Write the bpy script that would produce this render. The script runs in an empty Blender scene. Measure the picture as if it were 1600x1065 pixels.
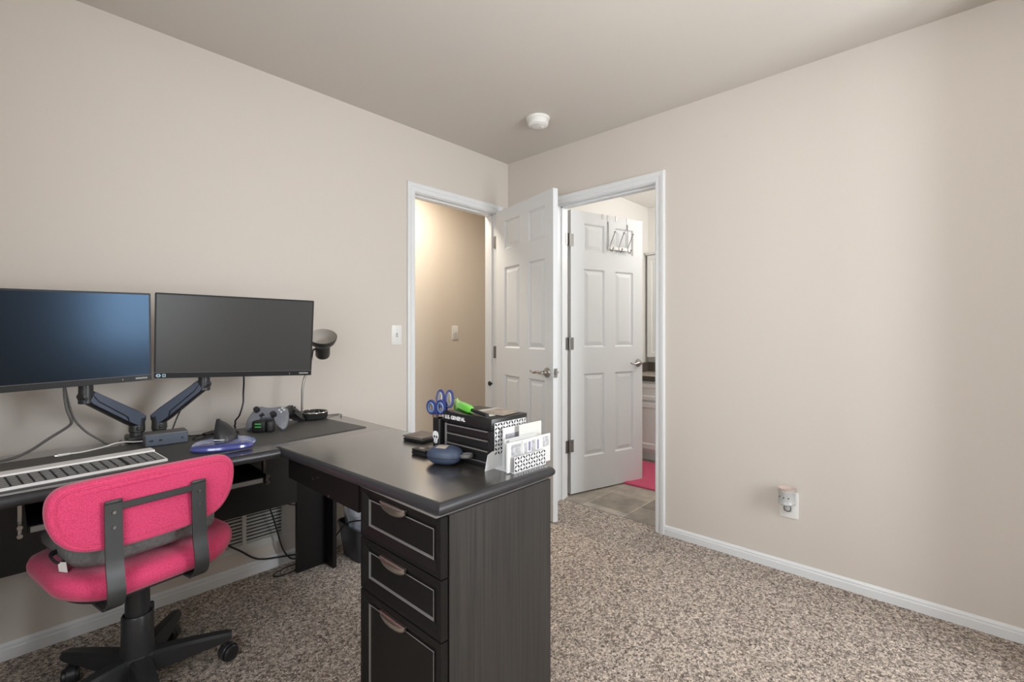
import bpy, bmesh, math, random
from mathutils import Vector, Matrix, Euler
random.seed(7)
PI = math.pi
SC = bpy.context.scene
COL = SC.collection

# ------------------------------------------------------------------ materials
MATS = {}
def _mat(name):
    m = bpy.data.materials.new(name); m.use_nodes = True
    nt = m.node_tree
    return m, nt, nt.nodes['Principled BSDF']
def lin(c):
    return tuple(((v / 12.92) if v <= .04045 else ((v + .055) / 1.055) ** 2.4) for v in (x / 255 for x in c))
def plain(name, rgb, rough=.5, metal=0, spec=.5, coat=0, bump=0, bscale=200, var=0, vscale=8, emit=None, estr=0, trans=0, alpha=1, tint=None, stretch=None, sheen=0):
    """principled material; rgb in linear; var mixes in a slow noise of the same hue"""
    m, nt, p = _mat(name)
    p.inputs['Base Color'].default_value = (*rgb, 1)
    p.inputs['Roughness'].default_value = rough
    p.inputs['Metallic'].default_value = metal
    p.inputs['Specular IOR Level'].default_value = spec
    p.inputs['Coat Weight'].default_value = coat
    p.inputs['Transmission Weight'].default_value = trans
    p.inputs['Sheen Weight'].default_value = sheen
    if tint: p.inputs['Specular Tint'].default_value = (*tint, 1)
    if emit:
        p.inputs['Emission Color'].default_value = (*emit, 1); p.inputs['Emission Strength'].default_value = estr
    N = nt.nodes; L = nt.links
    co = None
    if bump or var:
        tc = N.new('ShaderNodeTexCoord'); mp = N.new('ShaderNodeMapping')
        L.new(tc.outputs['Object'], mp.inputs['Vector']); co = mp.outputs['Vector']
        if stretch: mp.inputs['Scale'].default_value = stretch
    if bump:
        n = N.new('ShaderNodeTexNoise'); n.inputs['Scale'].default_value = bscale; n.inputs['Detail'].default_value = 3
        b = N.new('ShaderNodeBump'); b.inputs['Strength'].default_value = bump; b.inputs['Distance'].default_value = .002
        L.new(co, n.inputs['Vector']); L.new(n.outputs['Fac'], b.inputs['Height']); L.new(b.outputs['Normal'], p.inputs['Normal'])
    if var:
        n = N.new('ShaderNodeTexNoise'); n.inputs['Scale'].default_value = vscale; n.inputs['Detail'].default_value = 4
        r = N.new('ShaderNodeValToRGB')
        r.color_ramp.elements[0].position = .3; r.color_ramp.elements[1].position = .7
        r.color_ramp.elements[0].color = (*[v * (1 - var) for v in rgb], 1)
        r.color_ramp.elements[1].color = (*[min(1, v * (1 + var)) for v in rgb], 1)
        L.new(co, n.inputs['Vector']); L.new(n.outputs['Fac'], r.inputs['Fac']); L.new(r.outputs['Color'], p.inputs['Base Color'])
    MATS[name] = m
    return m

PAINT = (.60, .55, .497)
plain('wall_paint', PAINT, .75, spec=.25, bump=.10, bscale=90)
plain('ceiling_paint', (.58, .54, .495), .85, spec=.2, bump=.15, bscale=70)
plain('hall_paint', (.64, .575, .50), .75, spec=.25, bump=.1, bscale=90)
plain('bath_paint', (.80, .785, .755), .7, spec=.3, bump=.08, bscale=90)
plain('trim_white', (.70, .71, .715), .35, spec=.5, bump=.02, bscale=30)
plain('door_white', (.67, .685, .695), .55, spec=.25, bump=.05, bscale=120)
plain('plastic_white', (.74, .73, .70), .35)
plain('ceramic_white', (.46, .46, .45), .35, coat=.2)
plain('nickel', (.36, .345, .325), .28, metal=1)
plain('nickel_satin', (.62, .57, .52), .34, metal=1)
plain('dull_metal', (.40, .39, .38), .5, metal=.6, spec=.3)
plain('chrome', (.60, .59, .575), .20, metal=1)
plain('hinge_metal', (.27, .265, .255), .42, metal=1)
plain('black_rubber', (.02, .02, .02), .6)
plain('black_plastic', (.022, .022, .024), .38, bump=.05, bscale=400)
plain('chair_plastic', (.028, .029, .031), .36, bump=.06, bscale=300)
plain('dark_steel', (.026, .027, .026), .42, metal=0, spec=.6, bump=.04, bscale=250)
plain('cable_black', (.012, .012, .012), .5)
plain('cable_grey', (.10, .095, .09), .5)
plain('cable_white', (.72, .71, .68), .45)
plain('slate_plastic', (.075, .092, .12), .38)
plain('dock_top', (.10, .10, .10), .5)
plain('arm_plate', (.085, .105, .145), .34, spec=.7)
plain('bezel', (.012, .012, .012), .42, spec=.3)
plain('screen_glass', (.035, .035, .033), .33, spec=.55)
plain('screen_glossy', (.010, .010, .011), .21, spec=.36, tint=(.38, .64, 1))
plain('badge_silver', (.62, .62, .62), .4)
plain('sticker_blue', (.42, .6, .72), .5)
plain('desk_black', (.009, .008, .0076), .42, spec=.22, bump=.03, bscale=60, stretch=(1, 1, .1))
plain('desk_panel', (.012, .0125, .0135), .34, spec=.45)
plain('desk_edge', (.026, .026, .028), .34, spec=.5)
plain('bead_grey', (.16, .15, .14), .4, spec=.6)
plain('mat_grey', (.062, .060, .057), .5, spec=.6, bump=.12, bscale=600)
plain('keyboard_white', (.74, .73, .71), .4)
plain('key_grey', (.16, .16, .155), .5)
plain('key_gap', (.018, .018, .018), .7)
plain('gel_clear', (.30, .38, .72), .18, coat=.6, spec=.7)
plain('gel_blue', (.055, .07, .27), .15, coat=.8, spec=.8)
plain('pad_grey', (.185, .195, .22), .38, bump=.05, bscale=300)
plain('led_green', (.03, .26, .05), .5, emit=(.1, .9, .15), estr=.16)
plain('toolbox_black', (.012, .012, .012), .32, spec=.5, bump=.05, bscale=200)
plain('toolbox_edge', (.16, .15, .14), .35, spec=.6)
plain('letter_white', (.8, .8, .78), .5)
plain('paper_white', (.66, .655, .64), .7)
plain('paper_cream', (.62, .615, .575), .7)
plain('paper_tan', (.36, .30, .25), .7, var=.25, vscale=30)
plain('print_grey', (.30, .29, .32), .7, var=.4, vscale=60)
plain('print_blue', (.22, .22, .33), .7)
plain('print_pale', (.42, .42, .43), .7, var=.35, vscale=160)
plain('metal_white', (.68, .68, .67), .4)
plain('lime_green', (.16, .60, .06), .35, coat=.3)
plain('lime_pale', (.42, .66, .22), .4)
plain('scissor_blue', (.022, .035, .16), .35)
plain('scissor_light', (.13, .22, .40), .35)
plain('scissor_grey', (.26, .25, .24), .4)
plain('pouch_blue', (.036, .052, .088), .5, bump=.3, bscale=500)
plain('pouch_dark', (.02, .024, .035), .6)
plain('wallet_brown', (.13, .10, .085), .5, var=.2, vscale=40)
plain('wood_pencil', (.15, .10, .06), .6)
plain('bag_clear', (.36, .38, .42), .12, spec=.9, coat=.5, bump=.9, bscale=18, var=.45, vscale=14)
plain('bin_black', (.03, .031, .035), .35)
plain('grille_white', (.58, .58, .55), .45)
plain('vent_dark', (.05, .05, .05), .8)
plain('counter', (.40, .36, .30), .3, var=.2, vscale=50)
plain('counter_edge', (.075, .062, .05), .4)
plain('splash_brown', (.12, .10, .085), .4)
plain('cabinet_white', (.78, .78, .765), .4)
plain('bath_mat_pink', (.56, .085, .16), .95, bump=.8, bscale=260)
plain('fabric_grey', (.155, .16, .155), .95, bump=.5, bscale=420, var=.22, vscale=90)
plain('tag_white', (.7, .69, .66), .7)
plain('lamp_black', (.035, .033, .030), .35)
plain('lamp_inner', (.42, .39, .355), .6)
plain('glass_frost', (.9, .88, .84), .4, emit=(1, .95, .88), estr=1.5)
plain('mirror', (.8, .82, .82), .03, metal=1)
plain('scent_rose', (.62, .50, .45), .4)
plain('hole_dark', (.02, .015, .015), .8)

def mat_fabric_pink():
    m, nt, p = _mat('fabric_pink'); N = nt.nodes; L = nt.links
    tc = N.new('ShaderNodeTexCoord')
    v = N.new('ShaderNodeTexVoronoi'); v.inputs['Scale'].default_value = 330
    L.new(tc.outputs['Object'], v.inputs['Vector'])
    r = N.new('ShaderNodeValToRGB')
    r.color_ramp.elements[0].color = (.70, .055, .165, 1); r.color_ramp.elements[1].color = (.54, .028, .105, 1)
    r.color_ramp.elements[0].position = .15; r.color_ramp.elements[1].position = .75
    L.new(v.outputs['Distance'], r.inputs['Fac']); L.new(r.outputs['Color'], p.inputs['Base Color'])
    b = N.new('ShaderNodeBump'); b.inputs['Strength'].default_value = .45; b.inputs['Distance'].default_value = .001
    L.new(v.outputs['Distance'], b.inputs['Height']); L.new(b.outputs['Normal'], p.inputs['Normal'])
    p.inputs['Roughness'].default_value = .8; p.inputs['Sheen Weight'].default_value = .25
    MATS['fabric_pink'] = m
mat_fabric_pink()

def mat_carpet():
    m, nt, p = _mat('carpet'); N = nt.nodes; L = nt.links
    tc = N.new('ShaderNodeTexCoord')
    # twisted tufts: stretched noise warped by a second noise
    w = N.new('ShaderNodeTexNoise'); w.inputs['Scale'].default_value = 110; w.inputs['Detail'].default_value = 2
    L.new(tc.outputs['Object'], w.inputs['Vector'])
    mx = N.new('ShaderNodeMixRGB'); mx.blend_type = 'ADD'; mx.inputs['Fac'].default_value = .022
    L.new(tc.outputs['Object'], mx.inputs['Color1']); L.new(w.outputs['Color'], mx.inputs['Color2'])
    v = N.new('ShaderNodeTexVoronoi'); v.inputs['Scale'].default_value = 150
    L.new(mx.outputs['Color'], v.inputs['Vector'])
    n2 = N.new('ShaderNodeTexNoise'); n2.inputs['Scale'].default_value = 200; n2.inputs['Detail'].default_value = 4; n2.inputs['Roughness'].default_value = .65
    L.new(mx.outputs['Color'], n2.inputs['Vector'])
    sep = N.new('ShaderNodeSeparateColor'); L.new(v.outputs['Color'], sep.inputs['Color'])
    a = N.new('ShaderNodeMath'); a.operation = 'MULTIPLY'; a.inputs[1].default_value = .40
    L.new(sep.outputs['Red'], a.inputs[0])
    b_ = N.new('ShaderNodeMath'); b_.operation = 'MULTIPLY_ADD'; b_.inputs[1].default_value = .95
    L.new(n2.outputs['Fac'], b_.inputs[0]); L.new(a.outputs[0], b_.inputs[2])
    r = N.new('ShaderNodeValToRGB')
    e = r.color_ramp.elements
    e[0].position = .43; e[0].color = (*lin((58, 46, 39)), 1)
    e[1].position = .92; e[1].color = (*lin((240, 226, 211)), 1)
    k = e.new(.56); k.color = (*lin((122, 107, 95)), 1)
    k = e.new(.70); k.color = (*lin((176, 162, 148)), 1)
    L.new(b_.outputs[0], r.inputs['Fac'])
    L.new(r.outputs['Color'], p.inputs['Base Color'])
    bp = N.new('ShaderNodeBump'); bp.inputs['Strength'].default_value = .9; bp.inputs['Distance'].default_value = .006
    L.new(b_.outputs[0], bp.inputs['Height']); L.new(bp.outputs['Normal'], p.inputs['Normal'])
    p.inputs['Roughness'].default_value = 1; p.inputs['Specular IOR Level'].default_value = .1
    p.inputs['Sheen Weight'].default_value = .15
    MATS['carpet'] = m
mat_carpet()

def mat_grain(name, dark, light, rough, spec, scale=(70, 70, 1.6), lo=.35, hi=.75, specks=True, coat=0):
    m, nt, p = _mat(name); N = nt.nodes; L = nt.links
    tc = N.new('ShaderNodeTexCoord'); mp = N.new('ShaderNodeMapping'); mp.inputs['Scale'].default_value = scale
    L.new(tc.outputs['Object'], mp.inputs['Vector'])
    n = N.new('ShaderNodeTexNoise'); n.inputs['Scale'].default_value = 1; n.inputs['Detail'].default_value = 5; n.inputs['Roughness'].default_value = .6
    L.new(mp.outputs['Vector'], n.inputs['Vector'])
    r = N.new('ShaderNodeValToRGB'); r.color_ramp.elements[0].position = lo; r.color_ramp.elements[1].position = hi
    r.color_ramp.elements[0].color = (*dark, 1); r.color_ramp.elements[1].color = (*light, 1)
    L.new(n.outputs['Fac'], r.inputs['Fac'])
    out = r.outputs['Color']
    if specks:
        v = N.new('ShaderNodeTexVoronoi'); v.inputs['Scale'].default_value = 9
        L.new(tc.outputs['Object'], v.inputs['Vector'])
        lt = N.new('ShaderNodeMath'); lt.operation = 'LESS_THAN'; lt.inputs[1].default_value = .025
        L.new(v.outputs['Distance'], lt.inputs[0])
        mx = N.new('ShaderNodeMixRGB'); mx.inputs['Color2'].default_value = (.35, .34, .32, 1)
        L.new(lt.outputs[0], mx.inputs['Fac']); L.new(out, mx.inputs['Color1']); out = mx.outputs['Color']
    L.new(out, p.inputs['Base Color'])
    p.inputs['Roughness'].default_value = rough; p.inputs['Specular IOR Level'].default_value = spec
    if coat:
        p.inputs['Coat Weight'].default_value = 1; p.inputs['Coat IOR'].default_value = coat; p.inputs['Coat Roughness'].default_value = .22
    MATS[name] = m
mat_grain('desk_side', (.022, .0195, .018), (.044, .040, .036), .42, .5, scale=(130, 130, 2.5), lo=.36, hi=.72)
mat_grain('desk_top', (.024, .020, .018), (.040, .035, .031), .27, 1.0, scale=(3, 30, 3), specks=False, coat=1.9)

def mat_tile():
    m, nt, p = _mat('slate_tile'); N = nt.nodes; L = nt.links
    tc = N.new('ShaderNodeTexCoord'); mp = N.new('ShaderNodeMapping')
    mp.inputs['Location'].default_value = (-.42, .64, 0)
    L.new(tc.outputs['Object'], mp.inputs['Vector'])
    b = N.new('ShaderNodeTexBrick'); b.offset = .5; b.inputs['Scale'].default_value = 1
    b.inputs['Brick Width'].default_value = .305; b.inputs['Row Height'].default_value = .305
    b.inputs['Mortar Size'].default_value = .004
    b.inputs['Color1'].default_value = (.40, .355, .30, 1); b.inputs['Color2'].default_value = (.22, .19, .155, 1); b.inputs['Mortar'].default_value = (.46, .42, .36, 1)
    L.new(mp.outputs['Vector'], b.inputs['Vector'])
    n = N.new('ShaderNodeTexNoise'); n.inputs['Scale'].default_value = 9; n.inputs['Detail'].default_value = 6
    L.new(tc.outputs['Object'], n.inputs['Vector'])
    mx = N.new('ShaderNodeMixRGB'); mx.blend_type = 'OVERLAY'; mx.inputs['Fac'].default_value = .6
    L.new(b.outputs['Color'], mx.inputs['Color1']); L.new(n.outputs['Fac'], mx.inputs['Color2']); L.new(mx.outputs['Color'], p.inputs['Base Color'])
    p.inputs['Roughness'].default_value = .5
    MATS['slate_tile'] = m
mat_tile()

# ------------------------------------------------------------------ mesh kit
def catmull(P, n=6, closed=False):
    P = [Vector(p) for p in P]
    if len(P) < 3: return P
    out = []; N_ = len(P)
    rng = range(N_) if closed else range(N_ - 1)
    for i in rng:
        if closed: a, b, c, d = P[i - 1], P[i], P[(i + 1) % N_], P[(i + 2) % N_]
        else: a, b, c, d = P[max(i - 1, 0)], P[i], P[i + 1], P[min(i + 2, N_ - 1)]
        for k in range(n):
            t = k / n
            out.append(.5 * ((2 * b) + (c - a) * t + (2 * a - 5 * b + 4 * c - d) * t * t + (3 * b - a - 3 * c + d) * t ** 3))
    if not closed: out.append(P[-1])
    return out

class MB:
    def __init__(s): s.bm = bmesh.new()
    def add(s, verts, faces, mi=0, M=None):
        vs = [s.bm.verts.new((M @ Vector(v)) if M is not None else Vector(v)) for v in verts]
        for f in faces:
            try:
                fc = s.bm.faces.new([vs[i] for i in f]); fc.material_index = mi
            except ValueError: pass
        return s
    def merge(s, t, mi=0, M=None):
        t.verts.index_update(); t.verts.ensure_lookup_table()
        s.add([v.co.copy() for v in t.verts], [[v.index for v in f.verts] for f in t.faces], mi, M); t.free(); return s
    def box(s, lo, hi, bev=0, seg=2, mi=0, M=None):
        t = bmesh.new(); bmesh.ops.create_cube(t, size=1)
        lo, hi = Vector(lo), Vector(hi)
        for v in t.verts: v.co = Vector([(lo[k] + hi[k]) / 2 + v.co[k] * (hi[k] - lo[k]) for k in range(3)])
        if bev:
            bmesh.ops.bevel(t, geom=list(t.edges), offset=bev, segments=seg, affect='EDGES', profile=.5)
        return s.merge(t, mi, M)
    def cyl(s, p0, p1, r0, r1=None, n=24, mi=0, bev=0, M=None):
        p0, p1 = Vector(p0), Vector(p1); r1 = r0 if r1 is None else r1
        ax = p1 - p0; h = ax.length
        prof = [(0, 0), (r0 - bev, 0), (r0, bev), (r1, h - bev), (r1 - bev, h), (0, h)] if bev else [(0, 0), (r0, 0), (r1, h), (0, h)]
        q = Vector((0, 0, 1)).rotation_difference(ax.normalized())
        T = Matrix.Translation(p0) @ q.to_matrix().to_4x4()
        return s.lathe(prof, n, mi, (M @ T) if M is not None else T)
    def lathe(s, prof, n=32, mi=0, M=None):
        verts = []; faces = []; idx = []
        for r, z in prof:
            if r < 1e-7: idx.append([len(verts)] * n); verts.append((0, 0, z))
            else:
                b = len(verts); idx.append([b + k for k in range(n)])
                verts += [(r * math.cos(2 * PI * k / n), r * math.sin(2 * PI * k / n), z) for k in range(n)]
        for i in range(len(prof) - 1):
            for k in range(n):
                f = [idx[i][k], idx[i][(k + 1) % n], idx[i + 1][(k + 1) % n], idx[i + 1][k]]
                g = []
                for v in f:
                    if v not in g: g.append(v)
                if len(g) > 2: faces.append(g)
        return s.add(verts, faces, mi, M)
    def tube(s, P, r, n=8, sub=6, mi=0, closed=False, M=None, flat=1.0, smooth=True):
        P = catmull(P, sub, closed) if smooth and len(P) > 2 else [Vector(p) for p in P]
        m = len(P); verts = []; faces = []
        up = None
        for i, p in enumerate(P):
            if closed: t = (P[(i + 1) % m] - P[i - 1])
            else: t = (P[min(i + 1, m - 1)] - P[max(i - 1, 0)])
            t.normalize()
            if up is None:
                up = Vector((0, 0, 1)) if abs(t.z) < .9 else Vector((1, 0, 0))
            side = t.cross(up)
            if side.length < 1e-5: side = t.orthogonal()
            side.normalize(); up = side.cross(t).normalized()
            rr = r(i / max(1, m - 1)) if callable(r) else r
            for k in range(n):
                a = 2 * PI * k / n
                verts.append(p + side * (rr * math.cos(a)) + up * (rr * flat * math.sin(a)))
        for i in range(m if closed else m - 1):
            for k in range(n):
                j = (i + 1) % m
                faces.append([i * n + k, i * n + (k + 1) % n, j * n + (k + 1) % n, j * n + k])
        if not closed:
            faces.append(list(range(n))[::-1]); faces.append([(m - 1) * n + k for k in range(n)])
        return s.add(verts, faces, mi, M)
    def ell(s, c, r, mi=0, nu=24, nv=14, p=1.0, M=None):
        """superellipsoid; p<1 makes it boxier"""
        f = lambda v: math.copysign(abs(v) ** p, v)
        prof = []
        verts = []; faces = []; idx = []
        for i in range(nv + 1):
            th = -PI / 2 + PI * i / nv
            if i in (0, nv): idx.append([len(verts)] * nu); verts.append((c[0], c[1], c[2] + r[2] * f(math.sin(th)))); continue
            b = len(verts); idx.append([b + k for k in range(nu)])
            for k in range(nu):
                a = 2 * PI * k / nu
                verts.append((c[0] + r[0] * f(math.cos(th)) * f(math.cos(a)), c[1] + r[1] * f(math.cos(th)) * f(math.sin(a)), c[2] + r[2] * f(math.sin(th))))
        for i in range(nv):
            for k in range(nu):
                q = [idx[i][k], idx[i][(k + 1) % nu], idx[i + 1][(k + 1) % nu], idx[i + 1][k]]; g = []
                for v in q:
                    if v not in g: g.append(v)
                if len(g) > 2: faces.append(g)
        return s.add(verts, faces, mi, M)
    def rings(s, R, mi=0, cap0=True, cap1=True, M=None, closed=True, capmi=None):
        """loft of equal-length closed rings"""
        n = len(R[0]); verts = [v for r in R for v in r]; faces = []
        for i in range(len(R) - 1):
            for k in range(n):
                faces.append([i * n + k, i * n + (k + 1) % n, (i + 1) * n + (k + 1) % n, (i + 1) * n + k])
        s.add(verts, faces, mi, M)
        if cap0: s.add(R[0][::-1], [list(range(n))], mi, M)
        if cap1: s.add(R[-1], [list(range(n))], mi if capmi is None else capmi, M)
        return s
    def prism(s, poly, z0, z1, mi=0, M=None):
        return s.rings([[(x, y, z0) for x, y in poly], [(x, y, z1) for x, y in poly]], mi, M=M)
    def build(s, name, mats, parent=None, smooth=True, world=True, auto=35, weld=True, mods=None):
        bm = s.bm
        if weld: bmesh.ops.remove_doubles(bm, verts=bm.verts, dist=1e-6)
        bmesh.ops.recalc_face_normals(bm, faces=bm.faces)
        me = bpy.data.meshes.new(name)
        if parent is not None and world: bm.transform(wmat(parent).inverted())
        bm.to_mesh(me); bm.free()
        o = bpy.data.objects.new(name, me); COL.objects.link(o)
        for m in (mats if isinstance(mats, (list, tuple)) else [mats]): me.materials.append(MATS[m])
        if smooth:
            me.shade_smooth()
            try: me.set_sharp_from_angle(angle=math.radians(auto))
            except Exception: pass
            for p in me.polygons:
                if len(p.vertices) > 5 and p.area > .01: p.use_smooth = False
        if parent is not None: o.parent = parent
        return o
def wmat(o):
    M = o.matrix_basis.copy()
    while o.parent is not None:
        o = o.parent; M = o.matrix_basis @ M
    return M
def thing(name, label, cat, loc=(0, 0, 0), rz=0, group=None, rot=None):
    o = bpy.data.objects.new(name, None); COL.objects.link(o)
    o.empty_display_size = .05; o.location = loc; o.rotation_euler = rot if rot else (0, 0, rz)
    return tag(o, label, cat, group)
def tag(o, label, cat, group=None, kind=None):
    if label: o['label'] = label
    if cat: o['category'] = cat
    if group: o['group'] = group
    if kind: o['kind'] = kind
    return o
def struct(o, label=None):
    o['kind'] = 'structure'
    if label: o['label'] = label
    return o
def frame_M(o, x, y, z):
    """matrix with given axes"""
    return Matrix(((x[0], y[0], z[0], o[0]), (x[1], y[1], z[1], o[1]), (x[2], y[2], z[2], o[2]), (0, 0, 0, 1)))
def rect(x0, x1, y0, y1, z): return [(x0, y0, z), (x1, y0, z), (x1, y1, z), (x0, y1, z)]
def framed(mb, x0, x1, y0, y1, prof, mis=None, M=None):
    """nested rectangles: prof = [(inset, height)], capped"""
    R = [rect(x0 + i, x1 - i, y0 + i, y1 - i, h) for i, h in prof]
    for k in range(len(R) - 1):
        mb.rings([R[k], R[k + 1]], (mis[k] if mis else 0), False, False, M)
    mb.add(R[-1], [[0, 1, 2, 3]], (mis[-1] if mis else 0), M)
def rrect(w, h, r, n=6, cx=0, cy=0):
    pts = []
    for sx, sy, a0 in ((1, -1, -PI / 2), (1, 1, 0), (-1, 1, PI / 2), (-1, -1, PI)):
        for k in range(n + 1):
            a = a0 + PI / 2 * k / n
            pts.append((cx + sx * (w / 2 - r) + r * math.cos(a), cy + sy * (h / 2 - r) + r * math.sin(a)))
    return pts

# ------------------------------------------------------------------ the room
RX0, RY0, H = -3.0, -3.75, 2.44
T = .115
D1A, D1B, DH = -.849, -.128, 2.04          # bedroom door opening along x
D2A, D2B = -1.192, -.472                   # bathroom door opening along y
WX0, WX1, WZ0, WZ1 = -1.22, -.50, .62, 2.12  # window in the wall behind the camera

m = MB()
m.box((RX0 - T, 0, 0), (D1A - .02, T, H)); m.box((D1B + .02, 0, 0), (T, T, H)); m.box((D1A - .02, 0, DH + .02), (D1B + .02, T, H))
struct(m.build('wall_left', 'wall_paint', smooth=False))
m = MB()
m.box((0, RY0 - T, 0), (T, D2A - .02, H)); m.box((0, D2B + .02, 0), (T, 0, H)); m.box((0, D2A - .02, DH + .02), (T, D2B + .02, H))
struct(m.build('wall_right', 'wall_paint', smooth=False))
m = MB()
m.box((RX0 - T, RY0 - T, 0), (WX0, RY0, H)); m.box((WX1, RY0 - T, 0), (0, RY0, H)); m.box((WX0, RY0 - T, 0), (WX1, RY0, WZ0)); m.box((WX0, RY0 - T, WZ1), (WX1, RY0, H))
struct(m.build('wall_back', 'wall_paint', smooth=False))
m = MB(); m.box((-.42, RY0, 0), (0, -2.95, H))  # unseen closet corner, added to shade the outer end of the right wall
struct(m.build('added_shade_wall', 'wall_paint', smooth=False))
VY0_, VY1_, VZ0_, VZ1_ = -2.75, -1.35, .65, 2.10    # unseen window at the camera's left, added to brighten the chair side
m = MB(); m.box((RX0 - T, RY0, 0), (RX0, VY0_, H)); m.box((RX0 - T, VY1_, 0), (RX0, 0, H)); m.box((RX0 - T, VY0_, 0), (RX0, VY1_, VZ0_)); m.box((RX0 - T, VY0_, VZ1_), (RX0, VY1_, H))
struct(m.build('wall_near', 'wall_paint', smooth=False))
m = MB(); m.box((RX0 - T, RY0 - T, H), (T, T, H + .1))
struct(m.build('ceiling', 'ceiling_paint', smooth=False))
m = MB(); m.box((RX0 - T, RY0 - T, -.1), (T * .5, T * .5, 0)); m.box((D1A - .02, T * .5, -.1), (D1B + .02, T, 0))
struct(m.build('floor', 'carpet', smooth=False), 'brown and beige flecked carpet')

def base_run(name, pts, h, nrm):
    """pts: two floor points along the wall; nrm: into the room"""
    prof = [(0, 0), (.013, 0), (.013, h * .62), (.0105, h * .68), (.0105, h * .84), (.006, h * .93), (.004, h), (0, h)]
    a, b = Vector(pts[0]), Vector(pts[1]); nrm = Vector(nrm)
    mm = MB()
    R = [[tuple(p + nrm * t + Vector((0, 0, z))) for t, z in prof] for p in (a, b)]
    mm.rings(R)
    return struct(mm.build(name, 'trim_white', smooth=False))
base_run('baseboard_left', ((RX0, 0, 0), (D1A - .062, 0, 0)), .060, (0, -1, 0))
base_run('baseboard_right', ((0, D2A - .062, 0), (0, -2.95, 0)), .054, (-1, 0, 0))
base_run('baseboard_corner', ((0, -.001, 0), (0, D2B + .062, 0)), .054, (-1, 0, 0))

CAS = [(0, 0), (0, .010), (.006, .0125), (.022, .011), (.027, .0105), (.031, .0155), (.048, .018), (.055, .0165), (.057, .013), (.057, 0)]
def casing(mb, a, b, zt, axis, plane, out, clip_b=None):
    """U-shaped mitred casing round an opening from a to b (b>a) along axis"""
    def P(u, z, t): return (u, plane + out * t, z) if axis == 'x' else (plane + out * t, u, z)
    R = []
    path = lambda o: [(a - o, 0), (a - o, zt + o), (min(b + o, clip_b) if clip_b is not None else b + o, zt + o), (min(b + o, clip_b) if clip_b is not None else b + o, 0)]
    for o, t in CAS: R.append([P(u, z, t) for u, z in path(o)])
    n = len(CAS); verts = [v for r in R for v in r]; f = []
    for i in range(n - 1):
        for k in range(3): f.append([i * 4 + k, i * 4 + k + 1, (i + 1) * 4 + k + 1, (i + 1) * 4 + k])
    mb.add(verts, f)
m = MB()
casing(m, D1A - .004, D1B + .004, DH + .004, 'x', 0, -1)
m.box((D1A - .02, 0, 0), (D1A, T, DH)); m.box((D1B, 0, 0), (D1B + .02, T, DH)); m.box((D1A - .02, 0, DH), (D1B + .02, T, DH + .02))
m.box((D1A, .038, 0), (D1A + .010, .075, DH)); m.box((D1B - .010, .038, 0), (D1B, .075, DH)); m.box((D1A, .038, DH - .010), (D1B, .075, DH))
tr1 = struct(m.build('trim_1', 'trim_white', smooth=False), 'white casing round the bedroom doorway')
m = MB(); m.box((D1A - .0005, .010, .90), (D1A + .0015, .036, .96), mi=0); m.box((D1A + .0010, .016, .918), (D1A + .0018, .030, .945), mi=1)
m.build('strike_plate', ['hinge_metal', 'hole_dark'], tr1, smooth=False)
m = MB(); m.cyl((D1B, .056, .785), (D1B - .016, .056, .785), .021, .017, 24, bev=.003)
m.build('rubber_bumper', 'black_rubber', tr1)
m = MB()
casing(m, D2A - .004, D2B + .004, DH + .004, 'y', 0, -1)
m.box((0, D2A - .02, 0), (T, D2A, DH)); m.box((0, D2B, 0), (T, D2B + .02, DH)); m.box((0, D2A - .02, DH), (T, D2B + .02, DH + .02))
m.box((.040, D2A, 0), (.077, D2A + .010, DH)); m.box((.040, D2B - .010, 0), (.077, D2B, DH)); m.box((.040, D2A, DH - .010), (.077, D2B, DH))
struct(m.build('trim_2', 'trim_white', smooth=False), 'white casing round the bathroom doorway')

# window behind the camera: frame, sash bars and the daylight outside it
w1 = struct(thing('window_1', 'white sliding window in the wall behind the camera', 'window', ((WX0 + WX1) / 2, RY0, WZ0)))
m = MB()
for x0, x1, z0, z1 in ((WX0, WX0 + .05, WZ0, WZ1), (WX1 - .05, WX1, WZ0, WZ1), (WX0 + .05, WX1 - .05, WZ0, WZ0 + .05), (WX0 + .05, WX1 - .05, WZ1 - .05, WZ1), ((WX0 + WX1) / 2 - .025, (WX0 + WX1) / 2 + .025, WZ0 + .05, WZ1 - .05)):
    m.box((x0, RY0 - .09, z0), (x1, RY0 - .03, z1))
m.build('window_frame', 'trim_white', w1, smooth=False)
m = MB(); m.box((WX0 - .03, RY0 - .03, WZ0 - .02), (WX1 + .03, RY0 + .05, WZ0 - .001), .004); m.build('window_sill', 'trim_white', w1)

w2 = struct(thing('added_window', 'unseen white window beside the camera, added for its light', 'window', (RX0, (VY0_ + VY1_) / 2, VZ0_)))
m = MB()
for y0, y1, z0, z1 in ((VY0_, VY0_ + .05, VZ0_, VZ1_), (VY1_ - .05, VY1_, VZ0_, VZ1_), (VY0_ + .05, VY1_ - .05, VZ0_, VZ0_ + .05), (VY0_ + .05, VY1_ - .05, VZ1_ - .05, VZ1_), ((VY0_ + VY1_) / 2 - .025, (VY0_ + VY1_) / 2 + .025, VZ0_ + .05, VZ1_ - .05)):
    m.box((RX0 - .09, y0, z0), (RX0 - .03, y1, z1))
m.build('window_frame', 'trim_white', w2, smooth=False)
m = MB(); m.box((RX0 - .03, VY0_ - .03, VZ0_ - .02), (RX0 + .05, VY1_ + .03, VZ0_ - .001), .004); m.build('window_sill', 'trim_white', w2)

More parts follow.
